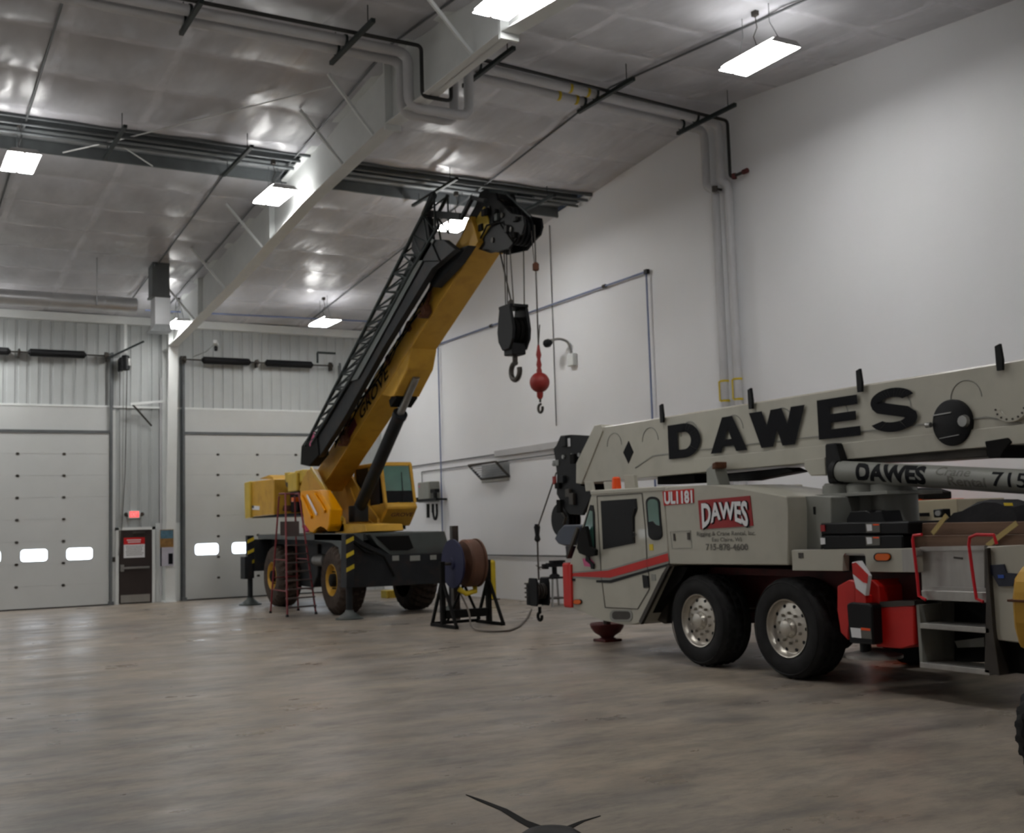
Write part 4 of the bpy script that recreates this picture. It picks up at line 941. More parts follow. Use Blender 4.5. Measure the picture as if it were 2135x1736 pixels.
# wheel arch lip
pts = [Vector((TX-.01,)+yz(x, y, TX)) for x, y in ((1398, 1178), (1388, 1196), (1338, 1298))]
MB().bar(pts[0], pts[1], .05, .05, (1, 0, 0)).bar(pts[1], pts[2], .06, .05, (1, 0, 0)).build('arch_trim', 'steel_dark', TC)
MB().prX(YZ([(1397, 1180), (1440, 1182), (1425, 1210), (1395, 1240), (1352, 1296), (1342, 1297), (1392, 1200)], 9.6), 9.55, 11.8).build('wheel_arch', 'blackmatte', TC)
def block_letter(ch, y0, y1, z0, z1, X, m, par):
    """heavy block capital on the plane X, running towards -Y"""
    pc = []
    def arc(cx, cy, rx, ry, a0, a1, t, n=14):
        for k in range(n):
            A, B = math.radians(a0+(a1-a0)*k/n), math.radians(a0+(a1-a0)*(k+1)/n)
            pc.append([(cx+rx*math.cos(A), cy+ry*math.sin(A)), (cx+rx*math.cos(B), cy+ry*math.sin(B)), (cx+(rx-t)*math.cos(B), cy+(ry-t*.85)*math.sin(B)), (cx+(rx-t)*math.cos(A), cy+(ry-t*.85)*math.sin(A))])
    if ch == 'D':
        pc += [[(0, 0), (.3, 0), (.3, 1), (0, 1)], [(.28, 0), (.52, 0), (.52, .25), (.28, .25)], [(.28, .75), (.52, .75), (.52, 1), (.28, 1)]]; arc(.5, .5, .5, .5, -90, 90, .29)
    elif ch == 'A': pc += [[(0, 0), (.3, 0), (.52, .72), (.64, 1), (.36, 1)], [(1, 0), (.7, 0), (.48, .72), (.36, 1), (.64, 1)], [(.28, .17), (.72, .17), (.66, .36), (.34, .36)]]
    elif ch == 'W': pc += [[(0, 1), (.24, 1), (.42, 0), (.2, 0)], [(.2, 0), (.42, 0), (.6, 1), (.4, 1)], [(.4, 1), (.6, 1), (.8, 0), (.58, 0)], [(.58, 0), (.8, 0), (1, 1), (.76, 1)]]
    elif ch == 'E': pc += [[(0, 0), (.32, 0), (.32, 1), (0, 1)], [(.3, 0), (1, 0), (1, .23), (.3, .23)], [(.3, .39), (.92, .39), (.92, .61), (.3, .61)], [(.3, .77), (.97, .77), (.97, 1), (.3, 1)]]
    elif ch == 'S':
        arc(.5, .70, .47, .30, 20, 205, .25, 18); arc(.5, .30, .5, .30, -160, 25, .26, 18)
        pc += [[(.03, .72), (.30, .60), (.97, .22), (.97, .36), (.75, .55), (.30, .72), (.10, .60)][:0] or [(.05, .58), (.16, .46), (.80, .28), (.97, .40), (.82, .54), (.20, .72)]]
    b = MB(); b.flat = True
    for k_, poly in enumerate(pc): b.bm.faces.new([b.bm.verts.new((X-.0006*(k_ % 7), y0+(y1-y0)*u, z0+(z1-z0)*v)) for u, v in poly])
    for f in b.bm.faces:
        if f.normal.x > 0 or True: f.normal_update()
    return b.build('letter', m, par)
def panel(pts, X, d, name, m, par, bev=0): return MB().prX(YZ(pts, X), X, X+d, bev).build(name, m, par)
# door with open window
dline = [(1243, 1034), (1340, 1027), (1353, 1180), (1350, 1182), (1260, 1200), (1262, 1265), (1265, 1268)]
b = MB()
for a_, c_ in zip([(1245, 1034), (1339, 1028), (1346, 1100), (1350, 1180)], [(1339, 1028), (1346, 1100), (1350, 1180), (1353, 1196)]):
    b.bar(Vector((TX-.002,)+yz(*a_, TX)), Vector((TX-.002,)+yz(*c_, TX)), .012, .012, (1, 0, 0))
for a_, c_ in (((1245, 1034), (1254, 1200)), ((1254, 1200), (1262, 1266)), ((1262, 1266), (1330, 1269)), ((1330, 1269), (1354, 1228)), ((1354, 1228), (1353, 1196))):
    b.bar(Vector((TX-.002,)+yz(*a_, TX)), Vector((TX-.002,)+yz(*c_, TX)), .01, .01, (1, 0, 0))
b.build('door_seam', 'steel_dark', CAB)
wf = panel([(1252, 1044), (1326, 1039), (1328, 1060), (1322, 1078), (1323, 1132), (1257, 1145)], TX-.012, .012, 'door_window', 'black', CAB)
panel([(1255, 1047), (1323, 1042), (1325, 1060), (1318, 1078), (1319, 1129), (1260, 1141)], TX-.016, .004, 'pane', 'glass_dark', wf)
q = [Vector((TX-.02,)+yz(x, y, TX)) for x, y in ((1326, 1060), (1321, 1078), (1322, 1108), (1330, 1114), (1322, 1120), (1324, 1130))]
MB().tube(q, .006, 6).build('mirror_arm', 'steel_dark', TC)
def rounded(x0, y0, x1, y1, X, r=.3, dx=0, n=5):
    """outline with rounded corners from the pixel box; dx leans the lower edge"""
    out_ = []
    w, h = (x1-x0)/2, (y1-y0)/2; cx, cy = (x0+x1)/2, (y0+y1)/2; rr = min(w, h)*r*2
    for sx, sy, a0 in ((1, -1, -90), (1, 1, 0), (-1, 1, 90), (-1, -1, 180)):
        for k in range(n+1):
            a = math.radians(a0+90*k/n); yy = cy+sy*(h-rr)+rr*math.sin(a)
            out_.append((cx+sx*(w-rr)+rr*math.cos(a)+dx*(yy-y0)/(y1-y0), yy))
    return out_
rw = panel(rounded(1345, 1035, 1374, 1126, TX, .45, 7), TX-.012, .012, 'rear_side_window', 'black', CAB)
panel(rounded(1349, 1040, 1371, 1120, TX, .45, 6), TX-.016, .004, 'pane', 'glass_green', rw)
panel([(1352, 1088), (1361, 1086), (1368, 1094), (1378, 1096), (1380, 1112), (1374, 1121), (1358, 1121), (1354, 1114)], TX-.019, .003, 'seat_back', 'black', rw)
qw = panel([(1230, 1052), (1236, 1053), (1239, 1070), (1241, 1140), (1238, 1150), (1206, 1150), (1202, 1142), (1218, 1090)], TX-.012, .012, 'quarter_window', 'black', CAB)
panel([(1229, 1064), (1235, 1065), (1238, 1140), (1225, 1141), (1219, 1100)], TX-.016, .004, 'pane', 'glass_green', qw)
# stripe
st_ = MB()
for X, pp in ((TX-.006, [(1190, 1194), (1267, 1189), (1392, 1152), (1394, 1168), (1272, 1205), (1190, 1201)]),):
    pass
panel([(1188, 1192), (1267, 1186), (1391, 1149), (1395, 1175), (1273, 1210), (1189, 1204)], TX-.004, .004, 'stripe_edge', 'crane_shade', CAB)
panel([(1188, 1195), (1268, 1189), (1392, 1153), (1394, 1169), (1272, 1204), (1189, 1201)], TX-.008, .004, 'red_stripe', 'crane_red', CAB)
panel([(1243, 1209), (1272, 1209), (1394, 1174), (1395, 1178), (1274, 1215), (1243, 1214)], TX-.008, .006, 'black_stripe', 'black', CAB)
panel([(1185, 1177), (1190, 1176), (1192, 1266), (1188, 1266), (1184, 1258)], TX-.03, .05, 'corner_marker', 'crane_red', CAB, .004)
MB().box(TX-.02, TX1, 14.93, 15.12, .62, 1.3, .03).build('front_bumper', 'crane_red', TC)
l = panel(rounded(1194, 1249, 1212, 1260, TX, .5), TX-.02, .02, 'lamp_bezel', 'black', CAB, .0); panel(rounded(1195, 1250, 1210, 1259, TX, .5), TX-.03, .012, 'marker_lamp', 'amber', l)
panel([(1338, 1198), (1350, 1200), (1353, 1224), (1341, 1225)], TX-.02, .02, 'door_handle', 'black', CAB, .003)
panel([(1357, 1196), (1366, 1197), (1367, 1210), (1358, 1211)], TX-.008, .008, 'fuel_cap', 'crane_shade', CAB)
panel([(1188, 1205), (1198, 1206), (1198, 1211), (1188, 1211)], TX-.015, .015, 'grab_clip', 'black', CAB)
panel(rounded(1271, 1271, 1318, 1296, TX, .4), TX-.01, .012, 'cab_step', 'crane_shade', CAB, .002)
panel(rounded(1276, 1274, 1314, 1291, TX, .4), TX-.012, .004, 'step_recess', 'steel_dark', CAB)
panel([(1353, 1134), (1361, 1134), (1362, 1147), (1354, 1147)], TX-.006, .006, 'warning_sticker', 'hazard', CAB)
panel([(1214, 1164), (1230, 1164), (1238, 1172), (1236, 1182), (1218, 1180)], TX-.01, .008, 'sticker', 'pink', CAB, .0)
panel([(1222, 1155), (1226, 1154), (1229, 1168), (1238, 1176), (1237, 1186), (1232, 1186), (1230, 1176), (1220, 1168)], TX-.03, .02, 'mirror_bracket', 'black', CAB)
# cab top brackets, beacon
for x0 in (1222, 1262, 1304):
    w_ = 9 if x0 < 1300 else 17
    panel([(x0-4, 1004 if x0 < 1300 else 990), (x0+w_, 1004 if x0 < 1300 else 990), (x0+w_+4, 1022), (x0-1, 1024)], 9.7, .06, 'roof_bracket', 'crane_white', TC, .004)
q = px(1290, 1008, 0, 9.7); b = MB().lathe([(0, .075), (.02, .07), (.17, .062), (.19, .04), (.19, 0)], (9.66, q.y, q.z-.09), 'Z', 20); b.build('beacon', 'orange', TC, True)
MB().cyl((9.66, q.y, q.z-.13), (9.66, q.y, q.z-.09), .07, n=16).build('beacon_base', 'black', TC)
# upper housing with the logo
panel([(1384, 1019), (1392, 1014), (1470, 1011), (1510, 1015), (1560, 1022), (1640, 1035), (1643, 1060), (1643, 1178), (1396, 1176)], TX, 1.3, 'engine_housing', 'crane_white', TC, .012)
EH = [o for o in COL.objects if o.name.startswith('engine_housing')][-1]
panel([(1403, 1112), (1406, 1112), (1408, 1127), (1404, 1127)], TX-.012, .012, 'latch', 'steel_dark', EH); panel([(1432, 1110), (1437, 1110), (1438, 1125), (1433, 1125)], TX-.012, .012, 'latch', 'steel_dark', EH)
b = MB()
for a_, c_ in (((1398, 1108), (1440, 1106)), ((1440, 1106), (1443, 1142)), ((1443, 1142), (1402, 1143)), ((1402, 1143), (1398, 1108))):
    b.bar(Vector((TX-.002,)+yz(*a_, TX)), Vector((TX-.002,)+yz(*c_, TX)), .006, .006, (1, 0, 0))
b.build('hatch_seam', 'crane_shade', EH)
def vtext(par, s, x0, y0, x1, y1, X, m, off=.02, name='lettering', warp=None, depth=.003, slope=True, shear=0):
    """lettering on a plane X = const; left edge pixel x0 (top y0, bottom y1), right edge x1"""
    a, c_ = px(x0, (y0+y1)/2, 0, X), px(x1, (y0+y1)/2, 0, X); t_, b_ = px((x0+x1)/2, y0, 0, X), px((x0+x1)/2, y1, 0, X)
    f = MB(); f.text(s, (X-depth, a.y, b_.z), (0, -1, 0), (0, 0, 1), a.y-c_.y, t_.z-b_.z, off, 0, warp, shear)
    return f.build(name, m, par)
lg = panel([(1455, 1043), (1563, 1033), (1570, 1096), (1460, 1103)], TX-.01, .01, 'logo_panel', 'decal_red', EH)
arch = lambda a, b: b-(1-b)*.0+(-(abs(a-.5)*2)**1.7*.55)*(1-b)+.0
vtext(lg, 'DAWES', 1465, 1045, 1562, 1084, TX-.013, 'decal_black', .045, 'lettering_shadow', arch, .0025)
vtext(lg, 'DAWES', 1463, 1046, 1559, 1082, TX-.017, 'decal_white', .035, 'lettering', arch, .004)
pl_ = panel([(1381, 1024), (1446, 1018), (1447, 1048), (1384, 1054)], TX-.006, .006, 'number_plate', 'crane_red', EH)
f = vtext(pl_, 'UL1181', 1385, 1023, 1444, 1050, TX-.012, 'decal_white', .045)
vtext(EH, 'Rigging & Crane Rental, Inc.', 1453, 1107, 1576, 1119, TX-.003, 'decal_grey', .01)
vtext(EH, 'Eau Claire, WI', 1485, 1120, 1546, 1130, TX-.003, 'decal_grey', .01)
vtext(EH, '715-878-4600', 1472, 1133, 1560, 1147, TX-.003, 'decal_grey', .02)
# second, shaded body box and the tanks behind it
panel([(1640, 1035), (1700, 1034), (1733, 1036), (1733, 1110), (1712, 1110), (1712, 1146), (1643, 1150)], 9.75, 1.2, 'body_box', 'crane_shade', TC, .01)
panel([(1695, 1056), (1699, 1056), (1699, 1072), (1696, 1072)], 9.74, .02, 'box_handle', 'black', TC)
b = MB()
for x_ in (1757, 1808, 1860):
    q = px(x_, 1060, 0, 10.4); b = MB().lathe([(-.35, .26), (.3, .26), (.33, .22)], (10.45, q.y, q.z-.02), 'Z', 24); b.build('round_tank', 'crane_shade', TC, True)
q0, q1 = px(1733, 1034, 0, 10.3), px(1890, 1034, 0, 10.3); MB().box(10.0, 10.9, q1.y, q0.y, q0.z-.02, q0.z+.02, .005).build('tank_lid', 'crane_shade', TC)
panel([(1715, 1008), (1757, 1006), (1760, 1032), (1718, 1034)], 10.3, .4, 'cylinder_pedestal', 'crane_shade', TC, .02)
panel([(1768, 1008), (1800, 1008), (1800, 1022), (1770, 1022)], 10.3, .3, 'hose_block', 'blackmatte', TC, .02)
# deck
DK = panel([(1650, 1147), (1760, 1145), (1907, 1143), (1908, 1193), (1806, 1192), (1805, 1160), (1802, 1153), (1762, 1152), (1757, 1158), (1757, 1190), (1652, 1189)], TX, .25, 'deck_edge', 'crane_white', TC, .004)
q0, q1 = yz(1650, 1146, TX), yz(1908, 1143, TX); MB().box(TX+.02, TX1, q1[0]-.0, q0[0], q0[1]-.06, q0[1]+.0, .005).build('deck_plate', 'alu', TC)
b = panel(rounded(1821, 1152, 1857, 1170, TX, .5), TX-.012, .012, 'lamp_bezel', 'black', DK); panel(rounded(1824, 1154, 1854, 1168, TX, .5), TX-.03, .02, 'marker_lamp', 'amber', b)
panel([(1664, 1152), (1674, 1152), (1675, 1163), (1665, 1163)], TX-.006, .006, 'deck_socket', 'steel_dark', DK)
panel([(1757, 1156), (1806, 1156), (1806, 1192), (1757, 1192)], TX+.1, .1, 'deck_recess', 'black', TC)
panel([(1880, 1145), (1906, 1144), (1907, 1192), (1882, 1192)], TX-.004, .004, 'tread_plate', 'alu', DK)
# outrigger: red housing, jack, striped post, float
OX = TX-.03
panel([(1745, 1222), (1770, 1208), (1782, 1212), (1784, 1258), (1770, 1262), (1768, 1335), (1752, 1318), (1746, 1270)], OX, .4, 'outrigger_housing', 'crane_red', TC, .01)
panel([(1802, 1212), (1818, 1208), (1832, 1222), (1834, 1262), (1905, 1262), (1906, 1344), (1880, 1352), (1826, 1348), (1820, 1258), (1804, 1254)], OX, .4, 'outrigger_housing', 'crane_red', TC, .01)
panel([(1834, 1254), (1906, 1252), (1906, 1262), (1834, 1266)], OX-.01, .42, 'housing_lip', 'steel_dark', TC)
pst = panel([(1776, 1172), (1790, 1169), (1810, 1200), (1804, 1242), (1784, 1226), (1778, 1200)], OX-.12, .06, 'marker_post', 'decal_white', TC, .004)
panel([(1776, 1174), (1784, 1172), (1810, 1198), (1808, 1216), (1800, 1214), (1778, 1196)], OX-.126, .005, 'red_band', 'crane_red', pst)
panel([(1782, 1226), (1804, 1242), (1806, 1262), (1783, 1256)], OX-.1, .1, 'lower_post', 'crane_red', TC, .004)
jc = panel([(1764, 1260), (1772, 1255), (1812, 1258), (1818, 1264), (1821, 1344), (1770, 1340)], OX-.14, .24, 'jack_cover', 'black', TC, .015)
panel([(1773, 1308), (1794, 1310), (1796, 1330), (1776, 1328)], OX-.146, .006, 'warning_label', 'decal_white', jc)
panel([(1794, 1308), (1815, 1310), (1817, 1332), (1796, 1330)], OX-.146, .006, 'warning_label', 'decal_grey', jc)
panel([(1795, 1308), (1814, 1310), (1814, 1315), (1795, 1313)], OX-.149, .003, 'red_line', 'orange', jc)
q = px(1805, 1352, 0, OX)
MB().lathe([(0, .06), (.16, .06), (.2, .05)], (OX, q.y, q.z-.08), 'Z', 16).build('jack_foot', 'black', TC, True)
MB().lathe([(0, .3), (.03, .3), (.06, .2), (.1, .08)], (OX+.12, q.y, q.z-.1), 'Z', 24).build('float_pad', 'alu', TC, True)
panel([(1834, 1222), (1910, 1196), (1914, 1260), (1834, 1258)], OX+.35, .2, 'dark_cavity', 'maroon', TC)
# stair, handrails, storage box behind the deck
sb = panel([(1918, 1142), (2052, 1138), (2054, 1235), (1922, 1232)], TX+.12, .5, 'storage_box', 'alu', TC, .006)
panel([(1918, 1140), (2052, 1137), (2052, 1146), (1918, 1149)], TX+.08, .05, 'box_rim', 'alu', sb); panel([(1925, 1222), (2055, 1226), (2056, 1232), (1925, 1230)], TX+.06, .08, 'box_sill', 'alu', sb)
panel([(1988, 1160), (2006, 1162), (2006, 1166), (1988, 1164)], TX+.11, .02, 'box_latch', 'steel_dark', sb)
panel([(1920, 1230), (2056, 1234), (2058, 1256), (1922, 1250)], TX, .5, 'upper_tread', 'alu', TC, .006)
panel([(1914, 1250), (1962, 1254), (1962, 1380), (1918, 1386)], TX+.3, .3, 'stair_side', 'crane_shade', TC)
for y0, y1 in ((1298, 1313), (1380, 1400)):
    p = px(1917, y0, 0, TX-.05); r_ = px(2062, y0+4, 0, TX-.05); e_ = px(1917, y1, 0, TX-.05)
    MB().box(TX-.05, TX+.3, r_.y, p.y, p.z-.055, p.z, .006).build('step_tread', 'alu', TC)
p = px(1916, 1260, 0, TX); r_ = px(2062, 1400, 0, TX); u_ = px(2058, 1145, 0, TX)
MB().box(TX-.02, TX+.3, p.y-.02, p.y+.02, .32, p.z, .004).build('stair_stringer', 'crane_shade', TC)
panel([(2052, 1142), (2058, 1142), (2070, 1310), (2084, 1408), (2052, 1402), (2056, 1250)], TX-.05, .35, 'stair_stringer', 'steel_dark', TC, .005)
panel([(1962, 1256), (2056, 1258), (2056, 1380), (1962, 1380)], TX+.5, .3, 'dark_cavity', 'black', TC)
panel([(1990, 1336), (2052, 1328), (2052, 1348), (1996, 1350)], TX+.35, .03, 'spring_leaf', 'crane_shade', TC)
for pts_ in (((1922, 1114), (1905, 1116), (1903, 1125), (1912, 1200), (1916, 1242), (1930, 1250)), ((2078, 1134), (2072, 1115), (2036, 1114), (2022, 1120), (2020, 1135), (2030, 1210), (2036, 1248), (2050, 1254))):
    MB().tube([Vector((TX-.06,)+yz(x, y, TX-.06)) for x, y in pts_], .016, 8).build('handrail', 'red_plastic', TC, True)
cb_ = panel([(2056, 1139), (2135, 1136), (2200, 1136), (2200, 1350), (2080, 1334), (2068, 1310), (2062, 1200)], TX, .5, 'rear_body_box', 'crane_white', TC, .01)
panel([(2060, 1178), (2092, 1176), (2098, 1194), (2126, 1196), (2110, 1222), (2082, 1222), (2068, 1196), (2062, 1194)], TX-.02, .03, 'dark_recess', 'navy', cb_)
panel([(2080, 1198), (2092, 1198), (2093, 1205), (2081, 1205)], TX-.026, .005, 'blue_label', 'blue', cb_)
q = px(2070, 1340, 0, TX); MB().box(TX+.1, 11.6, 3.8, q.y, .35, .8, .02).build('rear_frame', 'blackmatte', TC)
MB().box(TX, TX1, 3.6, px(2190, 1140, 0, TX).y, .95, 1.54, .03).build('rear_deck', 'crane_white', TC)
# loads boxed between wheels and body
panel([(1395, 1245), (1385, 1262), (1376, 1275), (1366, 1290), (1385, 1300), (1390, 1300)], 9.7, .1, 'hose_bundle', 'steel_dark', TC)
# ---- boom
BX = 10.35; BXR = 11.1
top = [(1250, 894), (1380, 867), (1560, 846), (1790, 818), (1960, 785), (2135, 755)]
zt0 = 3.42; zb0 = 2.60
ZT = lambda y: 3.43; ZB = lambda y: 2.60
yF = yz(1206, 1008, BX)[0]; yF2 = yz(1250, 894, BX)[0]
BM = MB().prX([(yF2, 3.43), (yF-.05, 2.9), (yF, 2.58), (yF-.35, 2.56), (4.6, 2.56), (4.6, 3.43)], BX, BXR, .02).build('boom', 'crane_white', TC)
MB().prX([(yF2-.05, 3.47), (yF2+.12, 3.47), (yF+.02, 2.9), (yF+.05, 2.56), (yF-.12, 2.54), (yF2-.12, 3.36)], BX-.02, BXR+.02, .01).build('boom_collar', 'crane_white', BM)
MB().box(BX-.025, BX, 4.6, 12.9, 2.56, 2.76, .008).build('lower_doubler', 'crane_white', BM)
b = MB(); pts = [(1262, 950), (1300, 949), (1330, 938), (1395, 936), (1560, 918), (1690, 903), (1800, 892)]
pz = [Vector((BX-.004,)+yz(x, y, BX)) for x, y in ((1325, 975), (1362, 950), (1372, 948))]
pz += [Vector((BX-.004, 12.0, pz[-1].z)), Vector((BX-.004, 8.0, pz[-1].z)), Vector((BX-.004, 7.6, pz[-1].z-.1))]
for a_, c_ in zip(pz, pz[1:]): b.bar(a_, c_, .012, .014, (1, 0, 0))
b.build('seam', 'crane_shade', BM)
for k in range(9):
    y_ = 14.9-k*.95
    MB().tube([(BX-.003, y_+.2*math.cos(t*PI/12), 3.1+.2*math.sin(t*PI/12)) for t in range(13)], .006, 5).build('pressed_arc', 'crane_shade', BM)
ww = [('D', 1396, 1464, 882, 954), ('A', 1483, 1560, 868, 942), ('W', 1566, 1684, 852, 930), ('E', 1708, 1796, 828, 912), ('S', 1816, 1916, 808, 900)]
for ch, x0, x1, y0, y1 in ww:
    a_, c_, t_, b_ = px(x0, (y0+y1)/2, 0, BX), px(x1, (y0+y1)/2, 0, BX), px((x0+x1)/2, y0, 0, BX), px((x0+x1)/2, y1, 0, BX)
    block_letter(ch, a_.y, c_.y, b_.z, t_.z, BX-.027 if ch in 'DAWES' else BX, 'decal_black', BM)
panel([(1310, 919), (1320, 942), (1310, 966), (1299, 943)], BX-.008, .008, 'diamond_mark', 'decal_black', BM)
dc = yz(1990, 881, BX); rr_ = (yz(1990, 833, BX)[1]-yz(1990, 930, BX)[1])/2
dsk = MB().lathe([(0, rr_), (-.05, rr_), (-.06, rr_-.02), (-.06, 0)], (BX, dc[0], dc[1]), 'X', 48).build('black_disc', 'black', BM, True)
MB().lathe([(-.06, .07), (-.1, .06), (-.1, 0)], (BX, dc[0]-.18, dc[1]), 'X', 12).build('disc_bolt', 'steel', dsk)
MB().cyl((BX-.07, dc[0]+.26, dc[1]), (BX-.07, dc[0]+.32, dc[1]), .03).build('disc_lug', 'steel', dsk)
MB().bar((BX-.064, dc[0]+.23, dc[1]+.1), (BX-.064, dc[0]-.02, dc[1]+.11), .012, .012, (1, 0, 0)).bar((BX-.064, dc[0]+.16, dc[1]-.16), (BX-.064, dc[0]-.1, dc[1]-.14), .008, .008, (1, 0, 0)).build('disc_strap', 'steel', dsk)
rc = yz(2112, 850, BX)
f = MB(); ro = [(rc[0]+.2*math.cos(math.radians(a)), rc[1]+.15*math.sin(math.radians(a))) for a in range(180, 361, 15)]; ri = [(rc[0]+.14*math.cos(math.radians(a)), rc[1]+.09*math.sin(math.radians(a))) for a in range(360, 179, -15)]
f.prX(ro+ri, BX-.05, BX, .004); f.build('pivot_ring', 'crane_white', BM)
f = MB()
for a in range(190, 360, 24): f.cyl((BX-.056, rc[0]+.17*math.cos(math.radians(a)), rc[1]+.12*math.sin(math.radians(a))), (BX-.05, rc[0]+.17*math.cos(math.radians(a)), rc[1]+.12*math.sin(math.radians(a))), .012, n=8)
f.build('ring_bolts', 'steel_dark', BM)
for x_, y_ in ((1380, 866), (1565, 836), (1792, 796), (2083, 742)):
    yy_, zz = yz(x_, y_, BX-.04); MB().prX([(yy_-.03, 3.62), (yy_+.035, 3.60), (yy_+.03, 3.43), (yy_+.03, 3.34), (yy_-.04, 3.34), (yy_-.05, 3.45)], BX-.06, BX-.02, .004).build('rope_guide', 'black', BM)
# boom support saddles, pivot and underside parts
panel([(1472, 978), (1488, 965), (1492, 985), (1500, 1012), (1473, 1012)], 10.1, .2, 'boom_rest', 'crane_shade', TC, .01)
panel([(1484, 966), (1492, 962), (1492, 975), (1484, 978)], 10.05, .2, 'rest_pin', 'rust', TC, .01)
panel([(1676, 958), (1720, 953), (1722, 990), (1690, 992), (1676, 975)], 10.3, .7, 'boom_pivot_box', 'crane_white', TC, .01)
panel([(1480, 990), (1640, 974), (1660, 983), (1560, 1002), (1480, 1004)], 10.6, .25, 'jib_stow_beam', 'black', TC, .01)
panel([(1370, 986), (1420, 980), (1448, 980), (1450, 1006), (1370, 1010)], 10.5, .4, 'valve_bank', 'blackmatte', TC, .01)
panel([(1745, 960), (1880, 938), (2040, 925), (2058, 930), (2060, 952), (1900, 962), (1760, 966)], 10.45, .5, 'boom_underframe', 'steel_dark', TC, .01)
panel([(2052, 920), (2100, 912), (2108, 922), (2090, 938), (2086, 955), (2060, 955)], 10.3, .4, 'boom_foot_bracket', 'blackmatte', TC, .01)
panel([(1718, 925), (1740, 923), (1752, 960), (1762, 1004), (1725, 1008), (1722, 970)], 10.2, .2, 'lift_bracket', 'black', TC, .02)
# lift cylinder lying under the boom
CYX = 10.25
e0, e1 = px(1750, 982, 0, CYX), px(2135, 1004, 0, CYX); dirc = (e1-e0).normalized(); e2 = e1+dirc*1.2
rt, rb = px(1850, 966, 0, CYX), px(1850, 1012, 0, CYX); rcy = (rt.z-rb.z)/2
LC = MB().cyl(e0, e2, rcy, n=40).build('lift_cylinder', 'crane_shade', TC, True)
MB().cyl(e0-dirc*.05, e0+dirc*.03, rcy*1.12, n=32).build('cylinder_cap', 'black', LC, True)
def ctext(s, x0, y0, x1, y1, m, off, name='lettering', shear=0):
    """lettering wrapped on the cylinder"""
    a = px(x0, y1, 0, CYX-rcy); c_ = px(x1, y1, 0, CYX-rcy); t_ = px((x0+x1)/2, y0, 0, CYX-rcy); b_ = px((x0+x1)/2, y1, 0, CYX-rcy)
    f = MB(); f.text(s, (0, 0, 0), (1, 0, 0), (0, 1, 0), 1, 1, off, 0, None, shear)
    L_ = (c_.y-a.y)
    for k in range(1, 12): bmesh.ops.bisect_plane(f.bm, geom=f.bm.verts[:]+f.bm.edges[:]+f.bm.faces[:], plane_co=(0, k/12, 0), plane_no=(0, 1, 0))
    for v in f.bm.verts:
        y = a.y+L_*v.co.x; zc_ = e0.z+(y-e0.y)*dirc.z/dirc.y
        zmid = zc_
        h0, h1 = b_.z-(e0.z+(b_.y-e0.y)*dirc.z/dirc.y), t_.z-(e0.z+(t_.y-e0.y)*dirc.z/dirc.y)
        hh = max(-.97*rcy, min(.97*rcy, h0+(h1-h0)*v.co.y)); R_ = rcy+.003
        v.co = Vector((CYX-math.sqrt(max(0, R_*R_-hh*hh)), y, zc_+hh))
    return f.build(name, m, LC)
ctext('DAWES', 1785, 968, 1930, 1006, 'decal_black', .05)
ctext('Crane', 1950, 974, 2022, 992, 'decal_grey', .015, 'lettering', .25)
ctext('Rental', 1976, 994, 2055, 1014, 'decal_grey', .02)
ctext('715', 2068, 985, 2142, 1016, 'decal_black', .015)
# ---- boom head at the front
HXA, HXB = 10.42, 11.02
hp = [(1168, 908), (1190, 906), (1232, 908), (1220, 950), (1206, 985), (1210, 1012), (1228, 1018), (1236, 1028), (1214, 1074), (1186, 1072), (1172, 1050), (1160, 1030), (1162, 990), (1158, 958), (1153, 935), (1160, 930)]
for X in (HXA, HXB-.06): MB().prX(YZ(hp, HXA), X, X+.06, .01).build('head_plate', 'black', TC)
MB().prX(YZ([(1185, 912), (1228, 912), (1208, 990), (1212, 1030), (1205, 1065), (1186, 1062), (1182, 980)], HXA), HXA+.06, HXB-.06).build('head_box', 'blackmatte', TC)
for x_, y_, r in ((1172, 950, .22), (1176, 1040, .24)):
    q = yz(x_, y_, HXA)
    for k in range(3): MB().lathe([(0, r), (.015, r), (.03, r*.82), (.05, r*.82), (.065, r), (.08, r)], (HXA+.1+k*.14, q[0], q[1]), 'X', 24).build('head_sheave', 'blackmatte', TC, True)
q = yz(1186, 922, HXA); MB().box(HXA-.01, HXA, q[0]-.05, q[0]+.05, q[1]-.07, q[1]+.07, .01).build('white_plate', 'decal_white', TC)
for x_, y_ in ((1176, 952), (1194, 949), (1209, 948)): q = yz(x_, y_, HXA); MB().cyl((HXA-.03, q[0], q[1]), (HXA, q[0], q[1]), .035, n=10).build('bolt_head', 'steel', TC)
q = yz(1160, 965, HXA); MB().box(HXA-.02, HXA+.06, q[0]-.08, q[0]+.1, q[1]-.05, q[1]+.05, .01).cyl((HXA-.04, q[0]+.05, q[1]-.02), (HXA+.3, q[0]+.05, q[1]-.02), .03).build('wedge_fitting', 'steel', TC)
q = yz(1158, 1001, HXA); MB().box(HXA-.04, HXA, q[0]-.04, q[0]+.04, q[1]-.07, q[1]+.07, .01).build('limit_switch', 'hook_red', TC)
q = yz(1152, 1084, HXA)
for k in range(2): MB().lathe([(0, .29), (.02, .29), (.035, .23), (.06, .23), (.075, .29), (.095, .29)], (HXA+.15+k*.15, q[0], q[1]), 'X', 28).build('rooster_sheave', 'black', TC, True)
MB().prX(YZ([(1156, 1046), (1178, 1050), (1186, 1066), (1164, 1090), (1150, 1086)], HXA+.2), HXA+.26, HXA+.34, .01).build('rooster_frame', 'blackmatte', TC)
